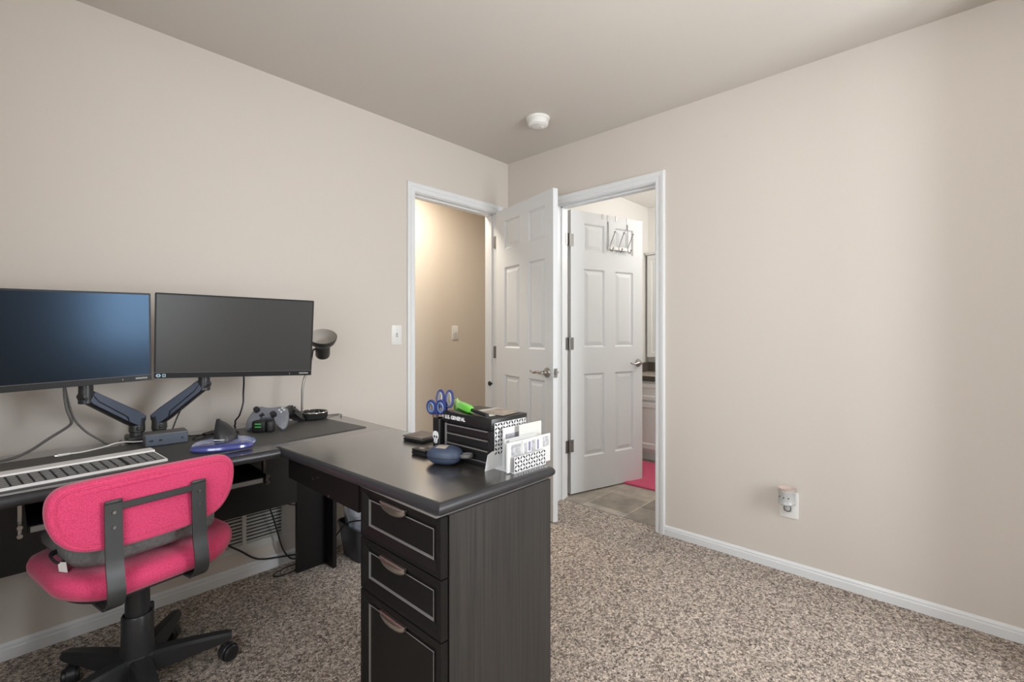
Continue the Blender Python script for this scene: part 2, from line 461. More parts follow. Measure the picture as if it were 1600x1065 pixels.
# ------------------------------------------------------------------ hall and bathroom shells
HY = .95
m = MB(); m.box((-2.2, HY, 0), (1.2, HY + .1, H)); m.box((-2.3, T, 0), (-2.2, HY + .1, H)); m.box((1.2, T, 0), (1.3, HY + .1, H))
struct(m.build('wall_hall', 'hall_paint', smooth=False))
m = MB(); m.box((-2.3, T, -.1), (1.3, HY + .1, 0)); struct(m.build('floor_hall', 'carpet', smooth=False))
m = MB(); m.box((-2.3, T, H), (1.3, HY + .1, H + .1)); struct(m.build('ceiling_hall', 'hall_paint', smooth=False))
BX1, BY1, BY0 = 1.90, -.18, -2.1
m = MB(); m.box((T, BY1, 0), (BX1 + .1, BY1 + .06, H)); m.box((BX1, BY0, 0), (BX1 + .1, BY1, H)); m.box((T, BY0 - .1, 0), (BX1 + .1, BY0, H))
struct(m.build('wall_bathroom', 'bath_paint', smooth=False))
m = MB(); m.box((T * .5, D2A, -.1), (T, D2B, .002)); m.box((T, BY0, -.1), (BX1, BY1, .002)); struct(m.build('floor_bathroom', 'slate_tile', smooth=False))
m = MB(); m.box((T, BY0 - .1, H), (BX1 + .1, BY1 + .06, H + .1)); struct(m.build('ceiling_bathroom', 'bath_paint', smooth=False))

hl = thing('hall_ceiling_lamp', 'flat round ceiling lamp in the hallway', 'ceiling lamp', (-.40, .48, H))
m = MB(); m.lathe([(0, 0), (.19, 0), (.19, -.010), (.175, -.011), (0, -.011)], 36, M=Matrix.Translation((-.40, .48, H))); m.build('housing', 'trim_white', hl)

# ------------------------------------------------------------------ six-panel doors
PANELS = [(.250, .853), (1.045, 1.615), (1.745, 1.945)]
def six_panel(mb, W, Ht, Th, M, M2=None):
    """u along the width, v up, w through the thickness (0 = front, Th = back)"""
    cols = [(.120, .318), (.425, .612)]
    us = [0, cols[0][0], cols[0][1], cols[1][0], cols[1][1], W]
    vs = [0] + [z for p in PANELS for z in p] + [Ht]
    for side in (0, 1):
        for i in range(5):
            for j in range(len(vs) - 1):
                if i in (1, 3) and j % 2 == 1:
                    prof = [(0, 0), (.010, -.010), (.014, -.0105), (.040, -.003), (.042, -.003)]
                else: prof = [(0, 0)]
                R = [[(us[i] + q, vs[j] + q), (us[i + 1] - q, vs[j] + q), (us[i + 1] - q, vs[j + 1] - q), (us[i] + q, vs[j + 1] - q)] for q, _ in prof]
                Z = [h for _, h in prof]
                R3 = [[(u, v, (-z if side == 0 else Th + z)) for u, v in r] for r, z in zip(R, Z)]
                for k in range(len(R3) - 1): mb.rings([R3[k], R3[k + 1]], 0, False, False, M)
                mb.add(R3[-1], [[0, 1, 2, 3]], 0, M)
    c = [(0, 0), (W, 0), (W, Ht), (0, Ht)]
    mb.rings([[(u, v, 0) for u, v in c], [(u, v, Th) for u, v in c]], 0, False, False, M)
def lever(mb, M, flip=1):
    """rose on the face plane, lever pointing towards -u (flip=1)"""
    mb.lathe([(0, 0), (.031, 0), (.031, .004), (.027, .010), (.014, .014), (.012, .032), (0, .032)], 28, 0, M)
    mb.tube([(0, 0, .030), (0, 0, .044), (-.012 * flip, 0, .050), (-.045 * flip, .004, .050), (-.075 * flip, -.004, .048), (-.105 * flip, -.002, .046), (-.122 * flip, .006, .046)],
            lambda t: .0095 - .0045 * t, 10, 5, M=M, flat=1.0)
def door(name, hinge, edge, label, W=.711, Th=.035):
    hx, hy = hinge; d = Vector((edge[0] - hx, edge[1] - hy, 0)).normalized()
    n = Vector((-d.y, d.x, 0))                      # candidate for the back side
    return d, n
# bedroom door: visible face from hinge corner to edge, standing open in front of the wall
d1 = Vector((-.268, -.963, 0)).normalized(); nb = Vector((.963, -.268, 0)).normalized()
o1 = Vector((-.146, -.020, .012))
M1 = frame_M(o1, d1, (0, 0, 1), nb)
m = MB(); six_panel(m, .700, 2.03, .035, M1)
dr = struct(m.build('door_1', 'door_white', smooth=False), 'white six-panel bedroom door standing open')
dr['category'] = 'door'
Mf = frame_M(o1 + d1 * .640 + Vector((0, 0, .905)), d1, (0, 0, 1), -nb)
m = MB(); lever(m, Mf); m.build('door_handle', 'nickel', dr)
Mb = frame_M(o1 + d1 * .640 + Vector((0, 0, .905)) + nb * .035, d1, (0, 0, 1), nb)
m = MB(); lever(m, Mb); m.build('door_handle', 'nickel', dr)
Me = frame_M(o1 + d1 * .700 + nb * .0175 + Vector((0, 0, .905)), nb, (0, 0, 1), d1)
m = MB(); m.box((-.0125, -.028, 0), (.0125, .028, .0015), M=Me); m.prism([(-.007, -.011), (.007, -.011), (.007, .011), (-.007, .011)], .001, .011, M=Me)
m.build('latch_plate', 'nickel', dr, smooth=False)
for z in (.22, 1.02, 1.83):
    m = MB(); c = Vector((D1B - .004, -.010, z)); m.cyl(c - Vector((0, 0, .045)), c + Vector((0, 0, .045)), .006, n=12)
    m.box((c.x - .002, c.y, z - .044), (c.x + .0035, c.y + .03, z + .044)); m.build('hinge', 'hinge_metal', dr)
# bathroom door
d2 = Vector((.694, -.200, 0)).normalized(); nb2 = Vector((d2.y * -1, d2.x, 0))   # away from the camera
o2 = Vector((.150, -.476, .012))
M2 = frame_M(o2, d2, (0, 0, 1), nb2)
m = MB(); six_panel(m, .711, 2.03, .035, M2)
dr2 = struct(m.build('door_2', 'door_white', smooth=False), 'white six-panel bathroom door standing ajar')
dr2['category'] = 'door'
Mf = frame_M(o2 + d2 * .665 + Vector((0, 0, .915)), d2, (0, 0, 1), -nb2)
m = MB(); lever(m, Mf, -1 * -1); m.build('door_handle', 'nickel', dr2)
for z in (.355, 1.085, 1.825):
    m = MB(); c = Vector((.128, -.482, z)); m.cyl(c - Vector((0, 0, .045)), c + Vector((0, 0, .045)), .0065, n=12)
    m.box((c.x - .036, D2B - .0035, z - .044), (c.x, D2B - .001, z + .044))
    Mh = frame_M(o2 + Vector((0, 0, z - .012)), d2, (0, 0, 1), -nb2)
    m.box((-.004, -.044, -.0005), (.024, .044, .003), M=Mh)
    m.build('hinge', 'hinge_metal', dr2)

# over-door hook rack hanging on the bathroom door
rk = thing('hook_rack', 'chrome over-door rack with three double hooks on bathroom door', 'hook rack', tuple(o2 + d2 * .45 + Vector((0, 0, 1.79))))
def D2P(u, z, w): return tuple(o2 + d2 * u + Vector((0, 0, z - .012)) - nb2 * w)
for u in (.352, .549):
    m = MB(); m.box((-.007, -.06, 0), (.007, 0, .0015), M=frame_M(D2P(u, 2.0445, .001), d2, (0, 0, 1), -nb2)); m.box((-.007, 0, -.038), (.007, .0015, .002), M=frame_M(D2P(u, 2.0425, .001), d2, (0, 0, 1), -nb2))
    m.tube([D2P(u, 1.995, .004), D2P(u, 1.90, .006), D2P(u, 1.82, .006), D2P(u, 1.795, .006)], .0035, 8)
    m.build('strap', 'dull_metal', rk)
m = MB(); m.box((-.105, -.012, 0), (.105, .012, .004), M=frame_M(D2P(.45, 1.80, .008), d2, (0, 0, 1), -nb2)); m.build('rail', 'dull_metal', rk, smooth=False)
for u in (.362, .452, .545):
    m = MB()
    m.tube([D2P(u, 1.80, .010), D2P(u, 1.83, .020), D2P(u, 1.875, .045), D2P(u, 1.905, .062)], .0035, 8)
    m.ell(D2P(u, 1.910, .065), (.007, .007, .007), nu=10, nv=8)
    m.tube([D2P(u, 1.80, .010), D2P(u, 1.778, .018), D2P(u, 1.772, .034), D2P(u, 1.790, .046)], .0035, 8)
    m.ell(D2P(u, 1.793, .047), (.006, .006, .006), nu=10, nv=8)
    m.build('hook', 'nickel', rk)
for i, u in enumerate((.301, .436)):
    t = thing('door_hook', ('grey metal hook tab on bathroom door top nearest the hinges', 'grey metal hook tab on bathroom door top between the rack straps')[i], 'hook', D2P(u, 2.0445, 0), group='hook tabs over the bathroom door')
    m = MB(); m.box((-.009, -.036, 0), (.009, 0, .0015), M=frame_M(D2P(u, 2.0445, .001), d2, (0, 0, 1), -nb2)); m.box((-.009, 0, -.038), (.009, .0015, .002), M=frame_M(D2P(u, 2.0425, .001), d2, (0, 0, 1), -nb2))
    m.box((-.009, -.06, -.0385), (.009, .001, -.037), M=frame_M(D2P(u, 2.0425, .001), d2, (0, 0, 1), -nb2))
    m.build('hook_plate', 'hinge_metal', t, smooth=False)

# ------------------------------------------------------------------ fittings on walls and ceiling
sd = thing('smoke_detector', 'round white smoke detector on the ceiling near the corner', 'smoke detector', (-.435, -.660, H))
m = MB(); m.lathe([(0, 0), (.070, 0), (.071, -.006), (.068, -.014), (0, -.014)], 40, M=Matrix.Translation((-.435, -.660, H))); m.build('mounting_plate', 'plastic_white', sd)
m = MB(); m.lathe([(.061, -.0141), (.063, -.030), (.060, -.042), (.050, -.050), (.022, -.052), (.0, -.052)], 40, M=Matrix.Translation((-.435, -.660, H))); m.build('cover', 'plastic_white', sd)
m = MB(); m.lathe([(0, 0), (.010, 0), (.010, -.003), (0, -.003)], 20, M=Matrix.Translation((-.415, -.675, H - .052))); m.build('test_button', 'plastic_white', sd)
m = MB()
for a in (-.9, -.5, -.1, .3): m.box((-.004, -.0012, 0), (.004, .0012, .0008), M=Matrix.Translation((-.435 + .038 * math.cos(a + 3.4), -.660 + .038 * math.sin(a + 3.4), H - .0527)) @ Matrix.Rotation(a + 3.4 + PI / 2, 4, 'Z'))
m.build('sensor_slots', 'print_grey', sd, smooth=False)

def switch_plate(name, label, M, w=.072, h=.118, toggles=1):
    t = thing(name, label, 'light switch', tuple(M.translation))
    mm = MB(); mm.rings([[(x, y, 0) for x, y in rrect(w, h, .004, 3)], [(x, y, .004) for x, y in rrect(w, h, .004, 3)], [(x, y, .006) for x, y in rrect(w - .006, h - .006, .003, 3)]], M=M); mm.build('cover_plate', 'plastic_white', t)
    mm = MB(); mm.box((-.005, -.012, .005), (.005, .012, .0066), M=M, mi=1); mm.box((-.0042, -.002, .004), (.0042, .010, .016), .001, 1, M=M @ Matrix.Rotation(.35, 4, 'X')); mm.build('toggle', ['plastic_white', 'print_grey'], t, smooth=False)
    for y in (-.030, .030):
        mm = MB(); mm.cyl((0, y, .0058), (0, y, .0068), .003, n=10, M=M); mm.build('screw', 'badge_silver', t, smooth=False)
switch_plate('light_switch', 'white light switch on the bedroom wall beside the door casing', frame_M((-.982, 0, 1.149), (1, 0, 0), (0, 0, 1), (0, -1, 0)))
switch_plate('light_switch', 'pale light switch on the hallway wall seen through the doorway', frame_M((.28, HY, 1.163), (1, 0, 0), (0, 0, 1), (0, -1, 0)), .074, .130)

# return-air grille low on the desk wall
gx0, gx1, gz0, gz1 = -2.02, -1.632, .125, .340
vg = thing('wall_vent', 'white louvred return-air grille low on the wall behind the desk', 'vent', ((gx0 + gx1) / 2, 0, gz0))
m = MB()
for a in ((gx0, gx1, gz0, gz0 + .034), (gx0, gx1, gz1 - .026, gz1), (gx0, gx0 + .024, gz0 + .034, gz1 - .026), (gx1 - .024, gx1, gz0 + .034, gz1 - .026), (-1.836, -1.818, gz0 + .034, gz1 - .026)):
    m.box((a[0], -.010, a[2]), (a[1], 0, a[3]), .0015, 1)
m.build('frame', 'grille_white', vg, smooth=False)
m = MB(); m.box((gx0 + .02, -.0015, gz0 + .03), (gx1 - .02, -.0002, gz1 - .02)); m.build('dark_back', 'vent_dark', vg, smooth=False)
for (a, b) in ((gx0 + .024, -1.836), (-1.818, gx1 - .024)):
    for k in range(9):
        z = gz0 + .041 + k * .0162
        m = MB(); m.box((a, -.0012, -.0060), (b, .0012, .0060), M=Matrix.Translation((0, -.0055, z)) @ Matrix.Rotation(.55, 4, 'X')); m.build('louver', 'grille_white', vg, smooth=False)

# outlet with the plug-in wax warmer on the right wall
MO = frame_M((0, -1.885, .327), (0, -1, 0), (0, 0, 1), (-1, 0, 0))
ot = thing('wall_outlet', 'white outlet cover plate behind the plug-in wax warmer', 'outlet', (0, -1.885, .327))
m = MB(); m.rings([[(x, y, 0) for x, y in rrect(.082, .128, .004, 3)], [(x, y, .004) for x, y in rrect(.082, .128, .004, 3)], [(x, y, .006) for x, y in rrect(.076, .122, .003, 3)]], M=MO); m.build('cover_plate', 'plastic_white', ot)
m = MB(); m.prism(rrect(.034, .028, .012, 5, 0, -.022), .005, .008, M=MO); m.build('socket', 'plastic_white', ot)
sw = thing('wax_warmer', 'small grey ceramic plug-in wax warmer with peg holes on right wall', 'wax warmer', (-.05, -1.885, .33))
MW = Matrix.Translation((-.046, -1.885, .340))
m = MB(); m.lathe([(0, .0), (.030, .0), (.035, .003), (.037, .009), (.035, .014), (.034, .018), (.034, .056), (.036, .060), (.036, .066), (.033, .068), (0, .068)], 32, M=MW); m.build('shell', 'ceramic_white', sw)
m = MB(); m.lathe([(0, .0682), (.031, .0682), (.034, .073), (.037, .078), (.0375, .080), (.034, .0795), (.026, .074), (0, .072)], 32, M=MW); m.build('dish', 'scent_rose', sw)
m = MB()
for a in (2.35, 3.0, 3.6):
    c = Vector((.0345 * math.cos(a), .0345 * math.sin(a), .038)); m.ell(c, (.003, .003, .003), nu=10, nv=8, M=MW)
m.build('peg_holes', 'hole_dark', sw)
m = MB(); m.box((-.028, -1.903, .300), (-.0075, -1.867, .345), .004); m.lathe([(0, 0), (.013, 0), (.013, .004), (.010, .006), (0, .006)], 20, M=frame_M((-.028, -1.885, .317), (0, -1, 0), (0, 0, 1), (-1, 0, 0))); m.build('plug', 'ceramic_white', sw)
m = MB(); m.tube([(-.031, -1.885 + .015 * math.cos(a), .317 + .015 * math.sin(a)) for a in [k * 2 * PI / 12 for k in range(12)]], .0016, 6, 2, closed=True); m.build('dial_ring', 'black_rubber', sw)

# ceiling lamp hanging over the middle of the room, above the frame
CLX, CLY, CLZ = -1.42, -2.08, 2.12
cl = thing('ceiling_lamp', 'brushed metal ceiling lamp on a short rod over the middle of the room', 'ceiling lamp', (CLX, CLY, H))
MCL = Matrix.Translation((CLX, CLY, 0))
m = MB(); m.lathe([(0, H), (.065, H), (.062, H - .03), (0, H - .035)], 32, M=MCL); m.build('canopy', 'nickel', cl)
m = MB(); m.cyl((CLX, CLY, CLZ + .10), (CLX, CLY, H - .03), .011, n=16); m.build('rod', 'nickel', cl)
m = MB(); m.lathe([(0, CLZ + .11), (.06, CLZ + .105), (.15, CLZ + .075), (.17, CLZ + .060), (.165, CLZ + .055), (0, CLZ + .055)], 40, M=MCL); m.build('lamp_shade', 'nickel', cl)
for a in (0, 2.094, 4.189):
    m = MB(); m.ell((CLX + .07 * math.cos(a), CLY + .07 * math.sin(a), CLZ + .024), (.028, .028, .030), nu=16, nv=10); m.build('bulb', 'glass_frost', cl)

# ------------------------------------------------------------------ L-shaped desk
DZ = .745; DTH = .032
dk = thing('corner_desk', 'black-brown L-shaped desk with three-drawer pedestal at the near end', 'desk', (-1.9, -.7, 0))
XR, YB, YF, XL, YN = -1.432, -.122, -.712, -2.96, -1.562
def bullnose_top(mb, poly, z0, z1, nose, M=None):
    """slab whose listed edges (i -> i+1) carry a half-round nose"""
    n = len(poly); r = (z1 - z0) / 2; zc = (z0 + z1) / 2; k = 8
    P = [Vector((x, y)) for x, y in poly]
    def edge_n(i):
        d = (P[(i + 1) % n] - P[i]).normalized(); return Vector((d.y, -d.x))
    R = []
    for a in range(k + 1):
        th = -PI / 2 + PI * a / k; off = r * (math.cos(th) - 1); z = zc + r * math.sin(th); ring = []
        for i in range(n):
            e0, e1 = (i - 1) % n, i
            o0 = off if nose[e0] else 0; o1 = off if nose[e1] else 0
            n0, n1 = edge_n(e0), edge_n(e1)
            det = n0.x * n1.y - n0.y * n1.x
            vx = (o0 * n1.y - o1 * n0.y) / det; vy = (n0.x * o1 - n1.x * o0) / det
            ring.append((P[i].x + vx, P[i].y + vy, z))
        R.append(ring)
    mb.rings(R, 1, M=M, capmi=0)
# main top along the wall and return top towards the camera (counter-clockwise outlines)
SEAM = -.660
m = MB(); bullnose_top(m, [(XL, YF), (-1.930, YF), (-1.930, SEAM), (XR, SEAM + .0), (XR, YB), (XL, YB)], DZ - DTH, DZ, [1, 0, 0, 1, 0, 0]); m.build('main_top', ['desk_top', 'desk_edge'], dk)
m = MB(); bullnose_top(m, [(-1.930, SEAM - .0015), (-1.888, YN), (XR, YN), (XR, SEAM - .0015)], DZ - DTH, DZ, [1, 1, 1, 0]); m.build('return_top', ['desk_top', 'desk_edge'], dk)
m = MB(); m.box((-1.884, YN + .018, DZ - DTH - .006), (XR - .02, SEAM - .02, DZ - DTH)); m.build('light_reveal', 'bead_grey', dk, smooth=False)
# back panel, corner leg, apron
m = MB(); m.box((XL + .05, -.150, .345), (-1.640, -.132, DZ - DTH)); m.build('modesty_panel', 'desk_panel', dk, smooth=False)
m = MB(); m.box((-1.640, -.150, 0), (-1.498, -.132, DZ - DTH)); m.box((-1.498, -.232, 0), (-1.480, -.132, DZ - DTH)); m.build('leg', 'desk_black', dk, smooth=False)
m = MB(); m.box((XL + .05, -.600, 0), (XL + .07, -.152, DZ - DTH)); m.build('leg', 'desk_black', dk, smooth=False)
m = MB(); m.box((-1.880, -1.165, .622), (-1.862, -.655, DZ - DTH)); m.build('apron', 'desk_black', dk, smooth=False)
m = MB(); m.box((-1.856, -.672, .66), (-1.50, -.654, DZ - DTH)); m.build('cross_rail', 'desk_black', dk, smooth=False)
for y, z in ((-.86, .660), (-.90, .672), (-.975, .627)):
    m = MB(); m.cyl((-1.880, y, z), (-1.8835, y, z), .004, n=10); m.build('screw', 'nickel', dk)
# keyboard tray on brackets
m = MB(); m.box((-2.56, -.640, .620), (-1.962, -.26, .638), .001, 1); m.build('keyboard_tray', 'desk_black', dk, smooth=False)
m = MB(); m.box((-2.555, -.645, .6215), (-1.967, -.6405, .6365)); m.build('lit_tray_edge', 'bead_grey', dk, smooth=False)  # grey strip stands in for light caught on the black tray edge
for x in (-2.575, -1.952):
    m = MB(); m.box((x - .004, -.648, .612), (x + .004, -.30, .650), .001, 1); m.box((x - .004, -.36, .650), (x + .004, -.33, DZ - DTH)); m.box((x - .004, -.62, .650), (x + .004, -.60, DZ - DTH))
    m.cyl((x, -.648, .620), (x, -.656, .620), .006, n=12); m.cyl((x, -.648, .643), (x, -.656, .643), .006, n=12)
    m.build('tray_bracket', 'nickel', dk)
# pedestal
PF, PY0, PY1 = -1.856, -1.552, -1.170
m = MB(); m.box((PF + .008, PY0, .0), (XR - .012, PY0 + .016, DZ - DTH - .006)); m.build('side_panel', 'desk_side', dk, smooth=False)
m = MB(); m.box((PF + .008, PY1 - .016, .0), (XR - .012, PY1, DZ - DTH)); m.build('side_panel', 'desk_black', dk, smooth=False)
m = MB(); m.box((XR - .030, PY0 + .016, .0), (XR - .012, PY1 - .016, DZ - DTH - .006)); m.box((PF + .03, PY0 + .016, .03), (XR - .03, PY1 - .016, .05)); m.build('pedestal_back', 'desk_black', dk, smooth=False)
MD = lambda z: frame_M((PF, PY1, z), (0, -1, 0), (0, 0, 1), (-1, 0, 0))
for z0, z1 in ((.556, .706), (.402, .552), (.045, .398)):
    W_ = PY1 - PY0; M_ = MD(0)
    m = MB()
    framed(m, 0, W_, z0, z1, [(0, -.002), (0, .018), (.002, .020), (.013, .020), (.034, .009), (.0355, .0130), (.0385, .0130), (.040, .0085), (.045, .0085)], [0, 0, 0, 0, 0, 1, 1, 0, 0], M_)
    m.add(rect(0, W_, z0, z1, -.002), [[3, 2, 1, 0]], 0, M_)
    dw = m.build('drawer', ['desk_black', 'bead_grey'], dk, smooth=False)
    m = MB(); m.box((.02, z0 + .012, -.38), (W_ - .02, z1 - .03, -.003), M=M_)
    m.build('drawer_box', 'desk_black', dw, smooth=False)
    # cup handle: half-moon shell hanging from a lip
    hz = z1 - .019; hc = W_ * .47
    m = MB(); N_ = 14; R = []
    for j in range(5):
        ph = j / 4 * PI / 2
        ring = []
        for i in range(N_ + 1):
            a = PI * i / N_
            px_ = math.cos(a) * .058; dz_ = -.026 * math.sin(a) ** .75 * math.sin(ph); out_ = .020 + .018 * math.cos(ph) * (math.sin(a) ** .5)
            ring.append((hc + px_, hz + dz_, out_ if j < 4 else .020 + .002 * math.sin(a)))
        R.append(ring)
    verts = [v for r in R for v in r]; n1 = N_ + 1
    fs = [[i * n1 + k, i * n1 + k + 1, (i + 1) * n1 + k + 1, (i + 1) * n1 + k] for i in range(4) for k in range(N_)]
    m.add(verts, fs, 0, M_); m.add(R[0], [list(range(N_ + 1))], 0, M_); m.box((hc - .060, hz - .001, .0195), (hc + .060, hz + .004, .030), .001, 1, M=M_)
    hd = m.build('handle', 'nickel_satin', dw)
    md = hd.modifiers.new('thick', 'SOLIDIFY'); md.thickness = .0015

# desk mat
MMAT = Matrix.Translation((-1.515, -.580, DZ)) @ Matrix.Rotation(math.radians(4.4), 4, 'Z')
m = MB(); m.rings([[(x, y, .0002) for x, y in rrect(1.30, .405, .006, 3, -.65, .2025)], [(x, y, .0026) for x, y in rrect(1.30, .405, .006, 3, -.65, .2025)], [(x, y, .0030) for x, y in rrect(1.297, .402, .006, 3, -.65, .2025)]], M=MMAT)
o = m.build('desk_mat', 'mat_grey'); tag(o, 'long dark grey desk mat on the wall side of the desk', 'desk mat')
MZ = DZ + .0032

# ------------------------------------------------------------------ monitors and arms
def axes(yaw, pitch, roll):
    cy, sy = math.cos(yaw), math.sin(yaw)
    u = Vector((cy, sy, 0)); n = Vector((sy, -cy, 0)); z = Vector((0, 0, 1))
    up = math.cos(pitch) * z - math.sin(pitch) * n; nn = math.cos(pitch) * n + math.sin(pitch) * z
    return math.cos(roll) * u + math.sin(roll) * up, math.cos(roll) * up - math.sin(roll) * u, nn
def monitor(label, c, yaw, pitch, roll, glass, sticker):
    W, Hh = .541, .318
    u, up, nn = axes(yaw, pitch, roll); M = frame_M(c, u, up, nn)
    t = thing('monitor', label, 'monitor', c, group='pair of monitors on arms over the desk')
    m = MB()
    m.rings([[(x, y, -.032) for x, y in rrect(W * .62, Hh * .6, .02, 3)], [(x, y, -.024) for x, y in rrect(W * .70, Hh * .70, .02, 3)], [(x, y, -.012) for x, y in rrect(W - .004, Hh - .004, .004, 3)], [(x, y, -.001) for x, y in rrect(W, Hh, .004, 3)], [(x, y, 0) for x, y in rrect(W - .001, Hh - .001, .004, 3)]], M=M)
    m.build('casing', 'bezel', t)
    m = MB(); m.box((-W / 2 + .006, -Hh / 2 + .022, .0002), (W / 2 - .006, Hh / 2 - .006, .0012), M=M); m.build('screen', glass, t, smooth=False)
    m = MB(); m.box((-W / 2 + .001, -Hh / 2 + .0205, .0002), (W / 2 - .001, -Hh / 2 + .0215, .0020), M=M); m.box((-W / 2 + .0005, -Hh / 2 + .001, .0002), (W / 2 - .0005, -Hh / 2 + .0202, .0016), mi=1, M=M); m.build('chin', ['bead_grey', 'bezel'], t, smooth=False)
    # tiny unreadable maker's mark on the chin
    m = MB(); xs = W / 2 - .048; random.seed(3)
    for k in range(7):
        x = xs + k * .0050
        m.box((x, -Hh / 2 + .008, .0016), (x + .0012, -Hh / 2 + .0135, .0021), M=M); m.box((x + .0026, -Hh / 2 + .008, .0016), (x + .0038, -Hh / 2 + .0135, .0021), M=M)
        m.box((x, -Hh / 2 + (.0098, .0121, .0085)[k % 3], .0016), (x + .0038, -Hh / 2 + (.0110, .0133, .0097)[k % 3], .0021), M=M)
    m.build('maker_mark', 'badge_silver', t, smooth=False)
    m = MB(); m.cyl((W / 2 - .085, -Hh / 2 + .010, .0016), (W / 2 - .085, -Hh / 2 + .010, .0022), .0016, n=10, M=M); m.build('power_dot', 'badge_silver', t, smooth=False)
    if sticker:
        m = MB(); m.lathe([(0, 0), (.0065, 0), (.0065, .0004), (0, .0004)], 6, 0, M=M @ Matrix.Translation((-W / 2 + .014, -Hh / 2 + .0105, .0017)) @ Matrix.Scale(1.25, 4, (1, 0, 0)))
        m.lathe([(0, 0), (.0028, 0), (.0028, .0007), (0, .0007)], 12, 1, M=M @ Matrix.Translation((-W / 2 + .014, -Hh / 2 + .0105, .0017)))
        m.box((-W / 2 + .026, -Hh / 2 + .005, .0016), (-W / 2 + .036, -Hh / 2 + .016, .0021), M=M); m.box((-W / 2 + .0285, -Hh / 2 + .0075, .0020), (-W / 2 + .0335, -Hh / 2 + .0135, .0024), mi=1, M=M)
        m.build('sticker', ['sticker_blue', 'bezel'], t, smooth=False)
    m = MB(); m.box((-.05, -.05, -.042), (.05, .05, -.0322), .002, 1, M=M); m.build('mounting_plate', 'black_plastic', t)
    return M
ML = monitor('wide black monitor whose screen shines with blue daylight, beside the grey one', (-2.505, -.351, 1.140), .118, math.radians(-3), .026, 'screen_glossy', False)
MR = monitor('wide black monitor in front of the desk lamp, with blank grey screen', (-1.969, -.401, 1.145), -.289, math.radians(-6), -.023, 'screen_glass', True)

def arm(label, base, elbow, end, top, Mm):
    t = thing('monitor_mount', label, 'monitor arm', (base[0], base[1], DZ), group='monitor arms clamped to the desk edge')
    bx, by = base
    m = MB(); m.box((bx - .032, by - .050, MZ + .0003), (bx + .032, by + .052, MZ + .020), .004); m.box((bx - .028, YB + .0008, DZ - .06), (bx + .028, YB + .012, DZ + .018), .002, 1); m.build('clamp', 'dark_steel', t)
    m = MB(); m.cyl((bx, by, MZ + .018), (bx, by, elbow - .018), .024, .021, 24, bev=.002); m.build('post', 'dark_steel', t)
    e = Vector((bx, by, elbow)); f = Vector(end)
    d = (f - e); d.normalize(); side = Vector((d.y, -d.x, 0)).normalized(); 
    if side.y > 0: side = -side
    up = d.cross(side); up = up if up.z > 0 else -up
    L_ = (f - e).length
    Ma = frame_M(e, d, up, side)
    def sect(x, h, w): return [(x, y, z) for y, z in rrect(h, w, min(h, w) * .25, 3)]
    m = MB(); m.rings([sect(-.022, .030, .030), sect(-.010, .052, .044), sect(.03, .056, .044), sect(L_ - .03, .046, .040), sect(L_ + .004, .044, .038), sect(L_ + .018, .030, .028)], M=Ma); m.build('boom', 'black_plastic', t)
    m = MB()
    m.prism([(0, -.022), (.045, -.024), (.062, -.010), (L_ - .03, -.004), (L_ - .005, .006), (L_ - .005, .017), (.02, .022), (-.005, .020)], .019, .0235, M=Ma)
    m.build('upper_plate', 'arm_plate', t, smooth=False)
    m = MB(); m.prism([(.052, -.024), (L_ - .02, -.020), (L_ - .006, -.015), (L_ - .006, .002), (L_ - .032, -.008), (.068, -.014)], .018, .0225, M=Ma); m.build('lower_plate', 'arm_plate', t, smooth=False)
    m = MB(); m.cyl(e - Vector((0, 0, .045)), e + Vector((0, 0, .012)), .026, .024, 24, bev=.003); m.ell(e + Vector((.0, -.028, -.030)), (.007, .007, .007), nu=10, nv=8); m.build('elbow_joint', 'dark_steel', t)
    fz = Vector((f.x, f.y, f.z - .026))
    m = MB(); m.cyl(fz, (f.x, f.y, top), .021, .019, 24, bev=.002)
    pc = Mm @ Vector((0, 0, -.0428)); pq = Mm @ Vector((0, 0, -.085))
    m.tube([(f.x, f.y, top - .012), (f.x * .6 + pq.x * .4, f.y * .6 + pq.y * .4, top + .025), tuple(pq), tuple(Mm @ Vector((0, 0, -.06))), tuple(pc)], .016, 12, 4)
    m.build('tilt_head', 'black_plastic', t)
arm('black monitor arm sloping up to the monitor with the blue shine', (-2.255, -.170), .826, (-2.412, -.285, .944), 1.02, ML)
arm('black monitor arm sloping up to the blank grey monitor', (-2.185, -.170), .826, (-2.064, -.300, .960), 1.03, MR)

def cable(name, label, P, r, mat, sub=8, cat='cable', group=None, build=True):
    m = MB(); m.tube(P, r, 8, sub); o = m.build(name, mat); return tag(o, label, cat, group)
MC = [(-2.462, -.262, 1.02), (-2.464, -.262, .96), (-2.459, -.270, .905), (-2.449, -.272, .868)]
cable('monitor_cable', 'grey cable hanging below blue-shining monitor and running off along the desk', MC + [(-2.452, -.26, .845), (-2.50, -.25, .808), (-2.548, -.245, .772), (-2.60, -.25, MZ + .006), (-2.68, -.25, MZ + .005), (-2.80, -.26, MZ + .005)], .0045, 'cable_grey', group='monitor cables')
cable('monitor_cable', 'grey cable looping from blue-shining monitor towards the monitor arms', [(-2.468, -.252, 1.02), (-2.460, -.252, .96), (-2.450, -.256, .905), (-2.438, -.256, .862), (-2.410, -.25, .818), (-2.375, -.245, .784), (-2.345, -.225, MZ + .008), (-2.318, -.200, MZ + .0052), (-2.304, -.165, MZ + .0052)], .0035, 'cable_grey', group='monitor cables')
